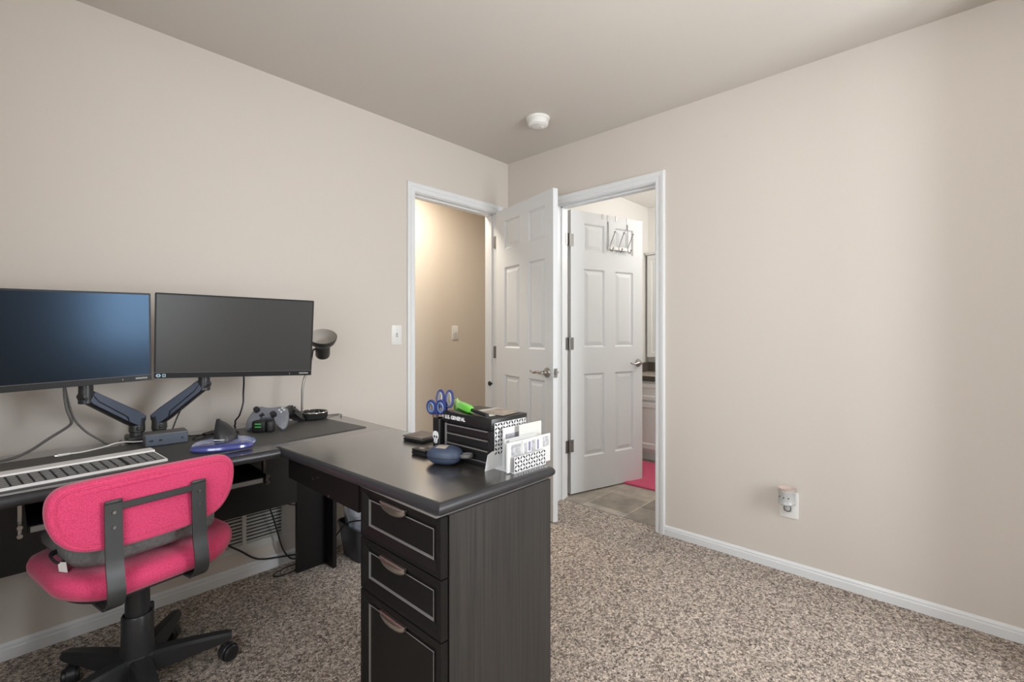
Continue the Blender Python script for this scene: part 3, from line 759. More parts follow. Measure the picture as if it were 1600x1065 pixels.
cable('monitor_cable', 'black cable hanging straight down from the blank grey monitor', [(-1.920, -.290, 1.03), (-1.916, -.285, .96), (-1.907, -.25, .905), (-1.908, -.25, .862), (-1.920, -.245, .812), (-1.921, -.20, .785), (-1.910, -.155, .765), (-1.90, -.125, .757), (-1.90, -.108, .735), (-1.90, -.106, .70)], .0035, 'cable_black', group='monitor cables')
cable('monitor_cable', 'thin dark cable arching above the sloping arm of the grey monitor', [(-2.030, -.225, .985), (-2.055, -.228, .972), (-2.082, -.222, .955), (-2.100, -.210, .925), (-2.103, -.19, .885), (-2.112, -.165, .850), (-2.128, -.160, .808), (-2.140, -.160, .770), (-2.146, -.165, MZ + .004)], .0025, 'cable_black', group='monitor cables')

wc = thing('charging_cable', 'white charging cable lying across the dark desk mat', 'cable', (-2.42, -.28, MZ))
m = MB(); m.tube([(-2.452, -.2855, MZ + .005), (-2.418, -.279, MZ + .004), (-2.363, -.243, MZ + .004), (-2.325, -.225, MZ + .009), (-2.298, -.240, MZ + .012), (-2.27, -.262, MZ + .011), (-2.215, -.255, MZ + .008), (-2.19, -.240, MZ + .006)], .0027, 8, 8); m.build('cord', 'cable_white', wc)
m = MB(); m.cyl((-2.484, -.2915, MZ + .005), (-2.452, -.2855, MZ + .005), .0047, .0040, 14, bev=.001); m.build('plug_sleeve', 'cable_white', wc)
m = MB(); m.cyl((-2.490, -.2926, MZ + .005), (-2.484, -.2915, MZ + .005), .0028, n=10); m.build('plug_tip', 'chrome', wc)

# USB dock
MDK = Matrix.Translation((-2.258, -.342, MZ)) @ Matrix.Rotation(math.radians(-4), 4, 'Z')
t = thing('docking_station', 'dark slate docking station box between the monitor arms and keyboard', 'docking station', (-2.19, -.32, MZ))
m = MB(); m.box((0, .003, 0), (.130, .082, .044), .003, mi=0, M=MDK); m.build('case', 'dock_top', t)
m = MB(); m.box((.002, -.0005, .002), (.128, .0035, .040), .001, 1, M=MDK); m.build('front_plate', 'slate_plastic', t)
for x, w in ((.012, .012), (.040, .010), (.108, .006)):
    m = MB(); m.box((x, -.0015, .018), (x + w, 0, .0235), M=MDK); m.build('port', 'hole_dark', t, smooth=False)

# keyboard
MK = Matrix.Translation((-2.243, -.612, MZ)) @ Matrix.Rotation(math.radians(7), 4, 'Z')
kb = thing('keyboard', 'white keyboard with grey keys lying on the desk mat', 'keyboard', (-2.45, -.56, MZ))
def SK(y): return .006 + (y / .158) * .010
m = MB(); R = []
W_ = .445
pr = [(0, .0), (0, .005), (.003, .007), (.113, .0135), (.116, .019), (.156, .021), (.160, .018), (.160, .0)]
m.rings([[(x, y, z) for y, z in pr] for x in (-W_, 0)], M=MK); m.build('body', 'keyboard_white', kb, smooth=False)
m = MB(); m.add([(-W_ + .006, .006, .0078), (-.006, .006, .0078), (-.006, .112, .0142), (-W_ + .006, .112, .0142)], [[0, 1, 2, 3]], M=MK); m.build('key_bed', 'key_gap', kb, smooth=False)
key0 = None
sl = math.atan2(.0075, .125)
for r in range(5):
    x = -.0085
    for c in range(19):
        kw = .0186
        y = .0080 + r * .0206; z = .0081 + (y - .006) * .0600
        if key0 is None:
            mm = MB(); mm.rings([[(a, b, 0) for a, b in rrect(kw, .0145, .002, 2)], [(a, b, .0018) for a, b in rrect(kw - .001, .0138, .002, 2)], [(a, b, .0023) for a, b in rrect(kw - .003, .0120, .002, 2)]])
            k_ = mm.build('key', 'key_grey', None); key0 = k_
        else:
            k_ = key0.copy(); COL.objects.link(k_)
        k_.parent = kb
        k_.matrix_basis = wmat(kb).inverted() @ MK @ Matrix.Translation((x - kw / 2, y + .010, z)) @ Matrix.Rotation(sl, 4, 'X')
        x -= .0225 + (.006 if c in (3,) else 0)

# gel mouse pad and vertical mouse
pd = thing('mouse_pad', 'translucent blue gel mouse pad with wrist rest', 'mouse pad', (-2.05, -.49, MZ))
def oval(cx, cy, rx, ry, z, n=40, k=0): return [(cx + rx * math.cos(2 * PI * i / n), cy + ry * math.sin(2 * PI * i / n) * (1 + k * math.cos(2 * PI * i / n)), z) for i in range(n)]
MP = Matrix.Translation((-2.045, -.488, MZ)) @ Matrix.Rotation(math.radians(-20), 4, 'Z')
m = MB(); m.rings([oval(0, 0, .100, .116, .0003), oval(0, 0, .103, .119, .004), oval(0, 0, .100, .116, .0075), oval(0, 0, .093, .108, .0085)], M=MP); m.build('pad', 'gel_clear', pd)
m = MB(); m.rings([oval(0, -.098, .092, .038, .002), oval(0, -.098, .097, .043, .009), oval(0, -.098, .095, .041, .016), oval(0, -.098, .084, .032, .0215), oval(0, -.098, .055, .016, .023)], M=MP); m.build('wrist_rest', 'gel_blue', pd)
ms = thing('vertical_mouse', 'black fin-shaped vertical mouse on the blue gel pad', 'mouse', (-2.05, -.47, MZ + .009))
MMS = Matrix.Translation((-2.030, -.450, MZ + .0105)) @ Matrix.Rotation(math.radians(-42), 4, 'Z')
m = MB(); R = []
for i in range(13):
    tt = i / 12
    z = .075 * tt
    s_ = max((1 - tt ** 1.8) ** .85, .12)
    R.append([(.038 * s_ * math.cos(a) - .034 * (1 - s_) - .004 * tt, .048 * max(s_ ** .8, .16) * math.sin(a) + .010 * tt, z) for a in [2 * PI * k / 28 for k in range(28)]])
m.rings(R, M=MMS); m.build('shell', 'black_plastic', ms)
m = MB(); m.box((-.020, -.0495, .004), (.016, -.040, .008), .001, 1, M=MMS); m.build('silver_strip', 'badge_silver', ms)
m = MB(); m.tube([MMS @ Vector((.0, .044, .012)), (-1.995, -.375, MZ + .014), (-1.948, -.318, MZ + .004), (-1.945, -.285, MZ + .004), (-1.985, -.262, MZ + .005), (-2.05, -.262, MZ + .004), (-2.100, -.300, MZ + .004), (-2.105, -.350, MZ + .004), (-2.07, -.345, MZ + .008), (-2.02, -.315, MZ + .010), (-2.06, -.295, MZ + .008), (-2.10, -.250, MZ + .005), (-2.10, -.205, MZ + .003)], .0022, 8, 8); m.build('cord', 'cable_black', ms)
m = MB(); m.tube([(-2.072, -.330, MZ + .016), (-2.045, -.318, MZ + .018), (-2.020, -.312, MZ + .016)], .011, 8, 4, flat=.7); m.build('cord_bundle', 'cable_black', ms)

# game controllers on their charging dock
def gamepad_outline(n=5):
    h = [(0, .030), (.022, .032), (.040, .036), (.058, .030), (.070, .010), (.078, -.025), (.076, -.056), (.062, -.066), (.048, -.050), (.036, -.026), (.016, -.020), (0, -.020)]
    P = h + [(-x, y) for x, y in h[-2:0:-1]]
    return [(v.x, v.y) for v in catmull([(x, y, 0) for x, y in P], n, True)]
def gamepad(label, M, shell, loc):
    t = thing('game_controller', label, 'game controller', loc, group='game controllers on the charging dock')
    O = gamepad_outline(); m = MB()
    def ring(s_, z):
        out = []
        for x, y in O:
            k = 1 - .25 * max(0, -y / .066)
            out.append((x * s_ , (y + .01) * s_ - .01, z * k - .10 * max(0, -y - .02)))
        return out
    m.rings([ring(.62, -.020), ring(.88, -.016), ring(.985, -.006), ring(1, 0), ring(.985, .007), ring(.90, .0145), ring(.70, .0175)], M=M)
    m.build('shell', shell, t)
    for x, y in ((-.047, .012), (.022, -.010)):
        m = MB(); m.lathe([(0, .012), (.0115, .012), (.0115, .018), (.006, .0185), (.0055, .026), (.0105, .027), (.0105, .031), (.008, .0315), (0, .030)], 20, M=M @ Matrix.Translation((x, y, 0))); m.build('thumbstick', 'black_plastic', t)
    m = MB(); m.box((-.032, -.014, .015), (-.012, -.007, .0205), .001, 1, M=M); m.box((-.0255, -.0205, .015), (-.0185, -.0005, .0205), .001, 1, M=M); m.build('direction_pad', 'black_plastic', t)
    for x, y in ((.047, .021), (.047, .003), (.038, .012), (.056, .012)):
        m = MB(); m.lathe([(0, .013), (.0042, .013), (.0042, .0195), (.003, .0205), (0, .0207)], 14, M=M @ Matrix.Translation((x, y, 0))); m.build('button', 'badge_silver' if shell == 'pad_grey' else 'black_plastic', t)
    for s_ in (-1, 1):
        m = MB(); m.box((s_ * .042 - .017, .026, -.013), (s_ * .042 + .017, .037, .004), .004, 2, M=M); m.build('trigger', 'black_plastic', t)
fd = Vector((-.66, -.75, 0)).normalized(); rt = Vector((-fd.y, fd.x, 0)); 
if rt.x < 0: rt = -rt
def tilt(f, a): return math.cos(a) * f + math.sin(a) * Vector((0, 0, 1)), math.cos(a) * Vector((0, 0, 1)) - math.sin(a) * f
nn, uu = tilt(fd, math.radians(42))
dkc = Vector((-1.846, -.330, MZ))
MG = frame_M(Vector((-1.822, -.312, MZ + .058)), rt * 1.08, uu * 1.08, nn * 1.08)
gamepad('slate grey game controller propped upright on the charging dock', MG, 'pad_grey', (-1.79, -.32, MZ + .01))
f2 = Vector((.55, -.835, 0)).normalized(); r2 = Vector((-f2.y, f2.x, 0)); n2, u2 = tilt(f2, math.radians(48))
MG2 = frame_M(Vector((-1.730, -.256, MZ + .047)), r2, u2, n2)
gamepad('black game controller lying beside the lamp base', MG2, 'black_plastic', (-1.70, -.26, MZ + .01))
t = thing('charging_dock', 'black charging dock with two green lights under the grey controller', 'charging dock', tuple(dkc))
MDC = frame_M(dkc + fd * .056 + rt * -.004, rt, -fd, (0, 0, 1))
m = MB(); m.box((-.030, 0, .0003), (.024, .045, .048), .007, 3, M=MDC); m.build('body', 'bezel', t)
m = MB(); m.box((.026, .004, .0003), (.052, .042, .046), .008, 3, M=MDC); m.build('cradle', 'black_plastic', t)
for z in (.022, .034):
    m = MB(); m.box((-.016, -.0012, z), (.008, .0005, z + .004), M=MDC); m.build('charge_light', 'led_green', t, smooth=False)

# desk lamp with dish base
LX, LY = -1.586, -.205
lp = thing('desk_lamp', 'small black desk lamp with chrome stem and upturned shade', 'desk lamp', (LX, LY, MZ))
m = MB(); m.lathe([(0, 0), (.060, 0), (.066, .006), (.068, .028), (.064, .034), (.056, .030), (.050, .012), (0, .010)], 40, M=Matrix.Translation((LX, LY, MZ))); m.build('dish_base', 'bezel', lp)
m = MB(); m.tube([(LX + .066 * math.cos(a), LY + .066 * math.sin(a), MZ + .033) for a in [k * 2 * PI / 24 for k in range(24)]], .0028, 8, 2, closed=True); m.build('chrome_rim', 'chrome', lp)
cam2 = Vector((-.43, -.905, 0)).normalized()
ax = (.56 * cam2 + .83 * Vector((0, 0, 1))).normalized(); sx = Vector((-cam2.y, cam2.x, 0)).normalized(); sy = ax.cross(sx)
rimc = Vector((-1.552, -.235, 1.146)); MS = frame_M(rimc, sx, sy, ax)
m = MB(); m.lathe([(.064, .0), (.066, -.002), (.064, -.015), (.056, -.034), (.042, -.048), (.034, -.054), (.031, -.054)], 36, 0, M=MS); m.build('shade', 'lamp_black', lp)
m = MB(); m.lathe([(.064, .0), (.0625, -.002), (.061, -.014), (.053, -.032), (.036, -.046), (0, -.047)], 36, 0, M=MS); m.build('shade_lining', 'lamp_inner', lp)
m = MB(); m.lathe([(.031, -.050), (.034, -.058), (.034, -.112), (.030, -.120), (0, -.121)], 30, 0, M=MS); m.build('socket_sleeve', 'lamp_black', lp)
nk = MS @ Vector((-.035, 0, -.085))
m = MB(); m.tube([(-1.638, LY + .002, MZ + .012), (-1.638, LY, .85), (-1.636, LY - .002, .91), (-1.624, LY - .004, .96), (-1.606, LY - .008, .995), (-1.601, LY - .012, 1.025), tuple(nk + Vector((-.010, 0, .002))), tuple(nk + Vector((.012, 0, .004)))], .0052, 12, 6); m.build('stem', 'nickel', lp)
m = MB(); m.tube([(LX + .064, LY + .01, MZ + .006), (LX + .10, LY + .022, DZ + .004), (-1.446, -.172, DZ + .003), (-1.440, -.205, DZ + .003), (-1.462, -.240, DZ + .004), (-1.475, -.27, DZ + .003)], .0022, 8, 6); m.build('cord', 'cable_grey', lp)
for i, (dx, dy, a, lab) in enumerate(((-.016, -.008, .4, 'silver hair clip in the lamp dish, nearer the stem'), (.020, .006, 1.5, 'silver hair clip in the lamp dish, nearer the lamp cord'))):
    t = thing('hair_clip', lab, 'hair clip', (LX + dx, LY + dy, MZ + .012), a, group='hair clips in the lamp dish')
    m = MB(); m.tube([(-.022, -.008, .004), (0, -.012, .018), (.022, -.008, .004), (.024, .008, .004), (0, .012, .016), (-.022, .008, .004)], .0022, 8, 5, closed=True); m.build('wire', 'chrome', t, world=False)
    m = MB(); m.box((-.018, -.005, .0), (.018, .005, .004), .001, 1); m.build('spring', 'nickel', t, world=False)

# ------------------------------------------------------------------ office chair
CH = (-2.305, -.510, 0); CYAW = math.radians(10.5)
ch = thing('office_chair', 'pink mesh task chair with black frame pushed under the desk', 'office chair', CH, CYAW)
def oc(name, mb, mat, parent=ch, **k): return mb.build(name, mat, parent, world=False, **k)
UX = -.060     # the upper half sits slightly off the column
def backshape(n=8):
    h = [(0, .099), (.08, .098), (.150, .096), (.196, .089), (.219, .066), (.225, .030), (.219, -.012), (.203, -.048), (.174, -.077), (.130, -.092), (.07, -.0985), (0, -.100)]
    P = h + [(-x, z) for x, z in h[-2:0:-1]]
    return [(v.x, v.y) for v in catmull([(x, z, 0) for x, z in P], n, True)]
BO = backshape()
def bring(s_, y, lift=0):
    """outline inset by (1 - s_) metres along its own normal"""
    ins = 1 - s_; n = len(BO); out = []
    for k in range(n):
        x, z = BO[k]; a, b = BO[k - 1], BO[(k + 1) % n]
        tx, tz = b[0] - a[0], b[1] - a[1]; L_ = math.hypot(tx, tz) or 1
        nx, nz = tz / L_, -tx / L_
        if nx * x + nz * z < 0: nx, nz = -nx, -nz
        out.append((UX + x - nx * ins, y + .30 * x * x, .680 + z - nz * ins))
    return out
m = MB()
m.rings([bring(.972, -.3005), bring(.981, -.3005), bring(.984, -.2985), bring(.987, -.301), bring(.992, -.3005), bring(.998, -.294), bring(1.0, -.280), bring(.998, -.262), bring(.990, -.251), bring(.972, -.246)])
oc('backrest', m, 'fabric_pink', auto=60)
# piping along the rear seam
m = MB(); m.tube([Vector(v) + Vector((0, -.0005, 0)) for v in bring(.984, -.2995)[::2]], .0022, 6, 2, closed=True); oc('back_piping', m, 'fabric_pink')
# seat
def sring(s_, z):
    out = []
    for x, y in rrect(.462 - 2 * s_, .440 - 2 * s_, max(.14 - s_, .05), 9):
        out.append((x - .025, y - .070, z + .014 + .32 * max(0, abs(x) - .12) ** 1.3))
    return out
m = MB(); m.rings([sring(.030, .424), sring(.010, .429), sring(.001, .444), sring(0, .460), sring(.006, .475), sring(.022, .485), sring(.055, .489), sring(.10, .490)]); oc('seat', m, 'fabric_pink', auto=60)
m = MB(); m.rings([sring(.05, .408), sring(.035, .412), sring(.03, .4245)]); oc('seat_pan', m, 'chair_plastic')
# flat steel back brackets
for s_ in (-1, 1):
    m = MB(); x = UX + .004 + s_ * .103; R = []
    path = catmull([(-.312, .722), (-.315, .60), (-.322, .50), (-.322, .435), (-.300, .405), (-.240, .398), (-.12, .400)], 6) if False else [Vector((a, b, 0)) for a, b in ((-.3045, .714), (-.3055, .66), (-.312, .56), (-.322, .51), (-.327, .475), (-.321, .450), (-.302, .433), (-.272, .427), (-.13, .427))]
    path = catmull(path, 5)
    for i, p in enumerate(path):
        q = path[min(i + 1, len(path) - 1)] - path[max(i - 1, 0)]; q.normalize(); nx, nz = -q.y, q.x
        R.append([(x - .0195, p.x + nx * .003, p.y + nz * .003), (x + .0195, p.x + nx * .003, p.y + nz * .003), (x + .0195, p.x - nx * .003, p.y - nz * .003), (x - .0195, p.x - nx * .003, p.y - nz * .003)])
    m.rings(R)
    m.box((x - .0195, -.3085, .708), (x + .0195, -.3030, .7185), .0025, 2)
    br = oc('back_bracket', m, 'dark_steel', auto=50)
    for z in (.686, .646):
        mm = MB(); mm.cyl((x + .0, -.3075, z), (x, -.3125, z), .0050, .0042, 12); oc('bolt', mm, 'nickel', br)
m = MB(); m.box((UX - .082, -.3085, .688), (UX + .090, -.302, .707), .002, 1); oc('cross_bar', m, 'dark_steel')
# column and mechanism
m = MB(); m.box((-.09, -.15, .398), (.05, .07, .4225), .006, 2); oc('tilt_mechanism', m, 'chair_plastic')
m = MB(); m.cyl((0, 0, .225), (0, 0, .40), .034, .032, 32, bev=.002); oc('gas_column', m, 'chair_plastic')
m = MB(); m.lathe([(.036, .245), (.040, .245), (.043, .240), (.044, .15), (.046, .112), (.040, .108), (.030, .10)], 36); m.box((.030, -.008, .235), (.045, .008, .262), .003, 2); oc('column_cover', m, 'chair_plastic')
m = MB(); m.lathe([(0, .060), (.038, .060), (.052, .075), (.054, .100), (.048, .116), (0, .118)], 36); oc('base_hub', m, 'chair_plastic')
for k in range(5):
    a = math.radians(-17 - 10.5 + 72 * k); Ml = Matrix.Rotation(a, 4, 'Z')
    m = MB(); R = []
    for r_, w, z0, z1 in ((.030, .032, .050, .114), (.08, .028, .054, .114), (.14, .025, .062, .112), (.20, .022, .070, .108), (.248, .020, .076, .104), (.266, .017, .080, .100)):
        R.append([(r_, -w, z0), (r_, w, z0), (r_, w * .95, z1 - .008), (r_, w * .62, z1), (r_, -w * .62, z1), (r_, -w * .95, z1 - .008)])
    m.rings(R, M=Ml); lg = oc('base_leg', m, 'chair_plastic', auto=28)
    Mc = Ml @ Matrix.Translation((.245, 0, 0)) @ Matrix.Rotation(.6 + .9 * k, 4, 'Z')
    m = MB(); m.cyl((0, 0, .050), (0, 0, .088), .007, n=12, M=Mc); m.box((-.010, -.006, .022), (.026, .006, .056), .003, 2, M=Mc)
    m.lathe([(.0285, -.0235), (.0300, -.020), (.0300, .020), (.0285, .0235)], 24, M=Mc @ Matrix.Translation((.012, 0, .0275)) @ Matrix.Rotation(PI / 2, 4, 'X') @ Matrix.Diagonal((1, 1, .55, 1)))
    cs = oc('caster', m, 'chair_plastic')
    for s_ in (-1, 1):
        m = MB(); m.cyl((.012, s_ * .007, .0265), (.012, s_ * .0235, .0265), .0265, .0255, 24, bev=.003, M=Mc); oc('wheel', m, 'black_plastic', cs)

# grey cushion squashed between seat and backrest
MCU = Matrix.Translation((CH[0], CH[1], 0)) @ Matrix.Rotation(CYAW, 4, 'Z')
cu = thing('seat_cushion', 'grey fabric cushion on the pink chair seat', 'cushion', (-2.30, -.58, .49))
def cring(s_, z): return [(x - .032, y - .055, z + .030 + .008 * math.sin(x * 16) * (.5 if z > .52 else .15)) for x, y in rrect(.372 - 2 * s_, .37 - 2 * s_, max(.085 - s_, .03), 8)]
m = MB(); m.rings([cring(.030, .4925), cring(.010, .496), cring(.001, .512), cring(0, .530), cring(.006, .546), cring(.022, .558), cring(.05, .564), cring(.10, .566)], M=MCU); m.build('cover', 'fabric_grey', cu, auto=60)
m = MB(); m.tube([MCU @ Vector(v) for v in ((-.212, -.12, .528), (-.232, -.145, .540), (-.236, -.110, .552), (-.212, -.08, .550))], .007, 8, 5, flat=.5); m.build('strap', 'black_rubber', cu)
m = MB(); m.add([MCU @ Vector(v) for v in ((-.228, -.150, .516), (-.216, -.172, .514), (-.217, -.162, .540), (-.229, -.142, .540))], [[0, 1, 2, 3]]); o = m.build('care_tag', 'tag_white', cu, smooth=False)
md = o.modifiers.new('thick', 'SOLIDIFY'); md.thickness = .001

# ------------------------------------------------------------------ things on the near end of the desk
BXF, BXB, BYL, BYR = -1.585, -1.425, -1.205, -1.432
tb = thing('tool_chest', 'small black tool chest with white lettering and drawers', 'tool chest', ((BXF + BXB) / 2, (BYL + BYR) / 2, DZ))
ZB, ZT = DZ + .0005, .897
m = MB(); m.box((BXF + .006, BYR, ZB + .008), (BXB, BYL, .860), .002, 1); m.box((BXF, BYR - .002, ZB), (BXB, BYL + .002, ZB + .010), .001, 1); m.build('body', 'toolbox_black', tb, smooth=False)
m = MB(); m.box((BXF - .002, BYR - .004, .861), (BXB + .004, BYL + .004, ZT), .004, 2); lid = m.build('lid', 'toolbox_black', tb)
m = MB(); m.box((BXF + .003, BYR + .001, ZB + .0105), (BXF + .0058, BYL - .001, ZB + .0130)); m.build('base_ledge', 'toolbox_edge', tb, smooth=False)
for z0, z1 in ((.832, .857), (.800, .828), (.762, .796)):
    m = MB(); m.box((BXF + .001, BYR + .012, z0), (BXF + .010, BYL - .012, z1), .001, 1); dwr = m.build('drawer', 'toolbox_black', tb, smooth=False)
    m = MB(); m.box((BXF - .005, BYR + .014, z1 - .004), (BXF + .001, BYL - .014, z1), .001, 1); m.build('drawer_pull', 'toolbox_edge', dwr, smooth=False)
m = MB(); m.cyl((BXF + .001, -1.285, .782), (BXF - .001, -1.285, .782), .002, n=10); m.build('lock', 'nickel', tb, smooth=False)
for y in (BYL - .0062, BYR + .0062):
    m = MB(); m.box((BXF + .0005, y - .0050, ZB + .011), (BXF + .006, y + .0050, .858), .001, 1); m.build('corner_post', 'toolbox_edge' if y > -1.3 else 'toolbox_black', tb, smooth=False)
def text_mesh(name, body, size, M, mat, parent, offset=0.0, ext=.0004):
    cu_ = bpy.data.curves.new(name, 'FONT'); cu_.body = body; cu_.size = size; cu_.align_x = 'CENTER'; cu_.align_y = 'CENTER'; cu_.offset = offset; cu_.extrude = ext
    ob = bpy.data.objects.new(name + '_tmp', cu_); COL.objects.link(ob)
    dg = bpy.context.evaluated_depsgraph_get(); me = bpy.data.meshes.new_from_object(ob.evaluated_get(dg)); me.name = name
    bpy.data.objects.remove(ob); bpy.data.curves.remove(cu_)
    o = bpy.data.objects.new(name, me); COL.objects.link(o); me.materials.clear(); me.materials.append(MATS[mat])
    me.transform(wmat(parent).inverted() @ M); o.parent = parent
    return o
text_mesh('lettering', 'U.S. GENERAL', .0165, frame_M((BXF - .0025, -1.2625, .879), (0, -1, 0), (0, 0, 1), (-1, 0, 0)), 'letter_white', lid, offset=.0006)
for i, (y, x, a, s_, mt, lab) in enumerate(((-1.370, -1.485, .12, (.10, .10), 'paper_tan', 'tan paper packet on the tool chest lid, the upper sheet'), (-1.345, -1.490, -.10, (.12, .11), 'paper_cream', 'cream paper sheet on the tool chest lid under the tan packet'))):
    M_ = Matrix.Translation((x, y, ZT + (.0022 if i == 0 else .0002))) @ Matrix.Rotation(a, 4, 'Z')
    m = MB(); m.box((-s_[0] / 2, -s_[1] / 2, 0), (s_[0] / 2, s_[1] / 2, .0018), M=M_); o = m.build('paper_sheet', mt, smooth=False); tag(o, lab, 'paper', 'papers on the tool chest lid')

# lighter
lg = thing('utility_lighter', 'lime green long-nosed lighter lying on the tool chest', 'lighter', (-1.56, -1.28, ZT))
A_, B_, C_ = Vector((-1.512, -1.178, ZT + .016)), Vector((-1.568, -1.325, ZT + .014)), Vector((-1.588, -1.418, ZT + .010))
dL = (B_ - A_).normalized(); sL = dL.cross(Vector((0, 0, 1))).normalized(); uL = sL.cross(dL); LL = (B_ - A_).length
MLt = frame_M(A_, dL, sL, uL)
m = MB()
def lsec(x, w, h, z=0): return [(x, a, b + z) for a, b in rrect(w, h, min(w, h) * .4, 4)]
m.rings([lsec(.045, .018, .020), lsec(.052, .022, .027), lsec(.09, .024, .028), lsec(LL - .02, .022, .026), lsec(LL, .015, .018)], M=MLt); m.build('handle', 'lime_green', lg, auto=50)
m = MB(); m.rings([lsec(-.002, .014, .016, .004), lsec(.004, .018, .022, .003), lsec(.030, .020, .024, .002), lsec(.0448, .018, .022, .001)], M=MLt); m.build('fuel_grip', 'lime_pale', lg, auto=50)
m = MB(); m.box((.040, -.008, -.014), (.058, .008, -.006), .002, 1, M=MLt); m.build('trigger', 'bezel', lg)
m = MB(); m.tube([MLt @ Vector((LL - .012, 0, 0)), C_], .0062, 12, 2, smooth=False); m.build('nozzle', 'bezel', lg)

# skull tube with scissors
TX, TY = -1.575, -1.172
tu = thing('pen_cup', 'tall black pen cup with a white skull beside the tool chest', 'pen cup', (TX, TY, DZ))
m = MB()
def sq(s_, z): return [(x + TX, y + TY, z) for x, y in rrect(s_, s_, .008, 4)]
m.rings([sq(.040, DZ + .0005), sq(.041, DZ + .003), sq(.041, .868), sq(.036, .868), sq(.036, DZ + .012)]); m.build('cup', 'toolbox_black', tu, auto=40)
# skull decal on the side facing the chair
MSK = frame_M((TX - .0206, TY, .0), (0, -1, 0), (0, 0, 1), (-1, 0, 0))
m = MB(); zc = .805
sk = [(v.x, v.y) for v in catmull([(x, z, 0) for x, z in ((0, .021), (.011, .018), (.0155, .008), (.014, -.002), (.0095, -.008), (.0085, -.018), (0, -.021), (-.0085, -.018), (-.0095, -.008), (-.014, -.002), (-.0155, .008), (-.011, .018))], 4, True)]
m.prism([(x, z + zc) for x, z in sk], 0, .0006, 0, MSK)
for x in (-.006, .006): m.prism([(x + .0042 * math.cos(a), zc + .001 + .0046 * math.sin(a)) for a in [k * 2 * PI / 12 for k in range(12)]], .0005, .0010, 1, MSK)
m.prism([(0, zc - .004), (.0025, zc - .009), (-.0025, zc - .009)][::-1], .0005, .0010, 1, MSK)
for x in (-.0042, 0, .0042): m.box((x - .0006, zc - .019, .0005), (x + .0006, zc - .0125, .0010), mi=1, M=MSK)
m.build('skull_print', ['letter_white', 'toolbox_black'], tu, smooth=False)
def scissors(label, base, tip_dir, loopdir, c1, c2, sz, lc):
    t = thing('scissors', label, 'scissors', base, group='scissors standing in the pen cup')
    b = Vector(base); u = Vector(tip_dir).normalized(); w = Vector(loopdir); w = (w - u * w.dot(u)).normalized(); n = u.cross(w)
    M = frame_M(b, w, n, u)
    for s_ in (-1, 1):
        m = MB(); m.box((-.006 if s_ < 0 else -.002, -.0015 * (1 + s_) , -.085), (.002 if s_ < 0 else .006, .0012 - .0015 * (1 - s_) * .2, .018), M=M); m.build('blade', 'nickel', t, smooth=False)
        m = MB()
        cx = s_ * lc[0]; cz = lc[1]
        loop = [(cx + sz[0] * math.cos(a), .001 * s_, cz + sz[1] * math.sin(a)) for a in [2 * PI * k / 12 for k in range(12)]]
        m.tube([M @ Vector(p) for p in loop], .0052, 8, 3, closed=True, flat=.9)
        m.tube([M @ Vector(p) for p in ((s_ * .003, 0, .0), (s_ * .006, 0, .014), (cx * .8, .001 * s_, cz - sz[1]))], .0058, 8, 4)
        lp_ = m.build('handle_loop', c1, t)
        m = MB(); m.tube([M @ Vector((cx + (sz[0] - .0045) * math.cos(a), .001 * s_, cz + (sz[1] - .0045) * math.sin(a))) for a in [2 * PI * k / 12 for k in range(12)]], .0035, 8, 3, closed=True, flat=1.9); m.build('grip_liner', c2, lp_)
scissors('dark blue scissors in the pen cup with loops drooping over its rim', (TX - .009, TY + .009, .880), (-.06, .03, 1), (.2, -.75, .9), 'scissor_blue', 'scissor_light', (.016, .021), (.019, .025))
scissors('blue and grey scissors standing upright in the pen cup', (TX + .010, TY - .011, .892), (.02, -.01, 1), (.5, -.8, .0), 'scissor_blue', 'scissor_grey', (.0115, .027), (.016, .042))
pc_ = thing('pencil', 'short brown pencil leaning out of the pen cup', 'pencil', (TX - .008, TY + .014, .80))
m = MB(); m.tube([(TX - .006, TY + .008, .79), (TX - .016, TY + .030, .915)], .0032, 6, 2, smooth=False); m.build('barrel', 'wood_pencil', pc_, smooth=False)
m = MB(); m.cyl((TX - .016, TY + .030, .915), (TX - .0167, TY + .0315, .923), .0032, .0008, 6); m.build('tip', 'wood_pencil', pc_, smooth=False)
mk_ = thing('glue_bottle', 'small bottle with green cone cap behind the tool chest', 'bottle', (-1.50, -1.165, DZ))
m = MB(); m.lathe([(0, .0005), (.015, .0005), (.016, .004), (.016, .105), (.009, .120), (0, .121)], 24, M=Matrix.Translation((-1.500, -1.172, DZ))); m.build('bottle_body', 'plastic_white', mk_)
m = MB(); m.lathe([(.012, .118), (.013, .150), (.0125, .160), (.006, .172), (.004, .182), (0, .184)], 20, M=Matrix.Translation((-1.500, -1.172, DZ))); m.build('cone_cap', 'lime_green', mk_)

# wallet, black case, pouch
MWL = Matrix.Translation((-1.490, -.950, DZ)) @ Matrix.Rotation(math.radians(8), 4, 'Z')
wl = thing('leather_notebook', 'thick brown-topped black notebook on the far part of the desk return', 'notebook', (-1.49, -.95, DZ))
m = MB(); m.box((-.050, -.052, .0005), (.050, .052, .010), .003, 2, M=MWL); m.build('lower_cover', 'bezel', wl)
m = MB(); m.box((-.046, -.049, .0098), (.046, .049, .0150), M=MWL); m.build('pages', 'bead_grey', wl, smooth=False)
m = MB(); m.box((-.052, -.054, .0149), (.052, .054, .020), .0022, 2, M=MWL); m.build('upper_cover', 'wallet_brown', wl)
bc = thing('black_case', 'small glossy black case at the foot of the pen cup', 'case', (-1.62, -1.150, DZ))
MBC = Matrix.Translation((-1.618, -1.140, DZ)) @ Matrix.Rotation(math.radians(5), 4, 'Z')
m = MB(); m.box((-.030, -.034, .0005), (.020, .034, .013), .003, 2, M=MBC); m.build('tray', 'bezel', bc)
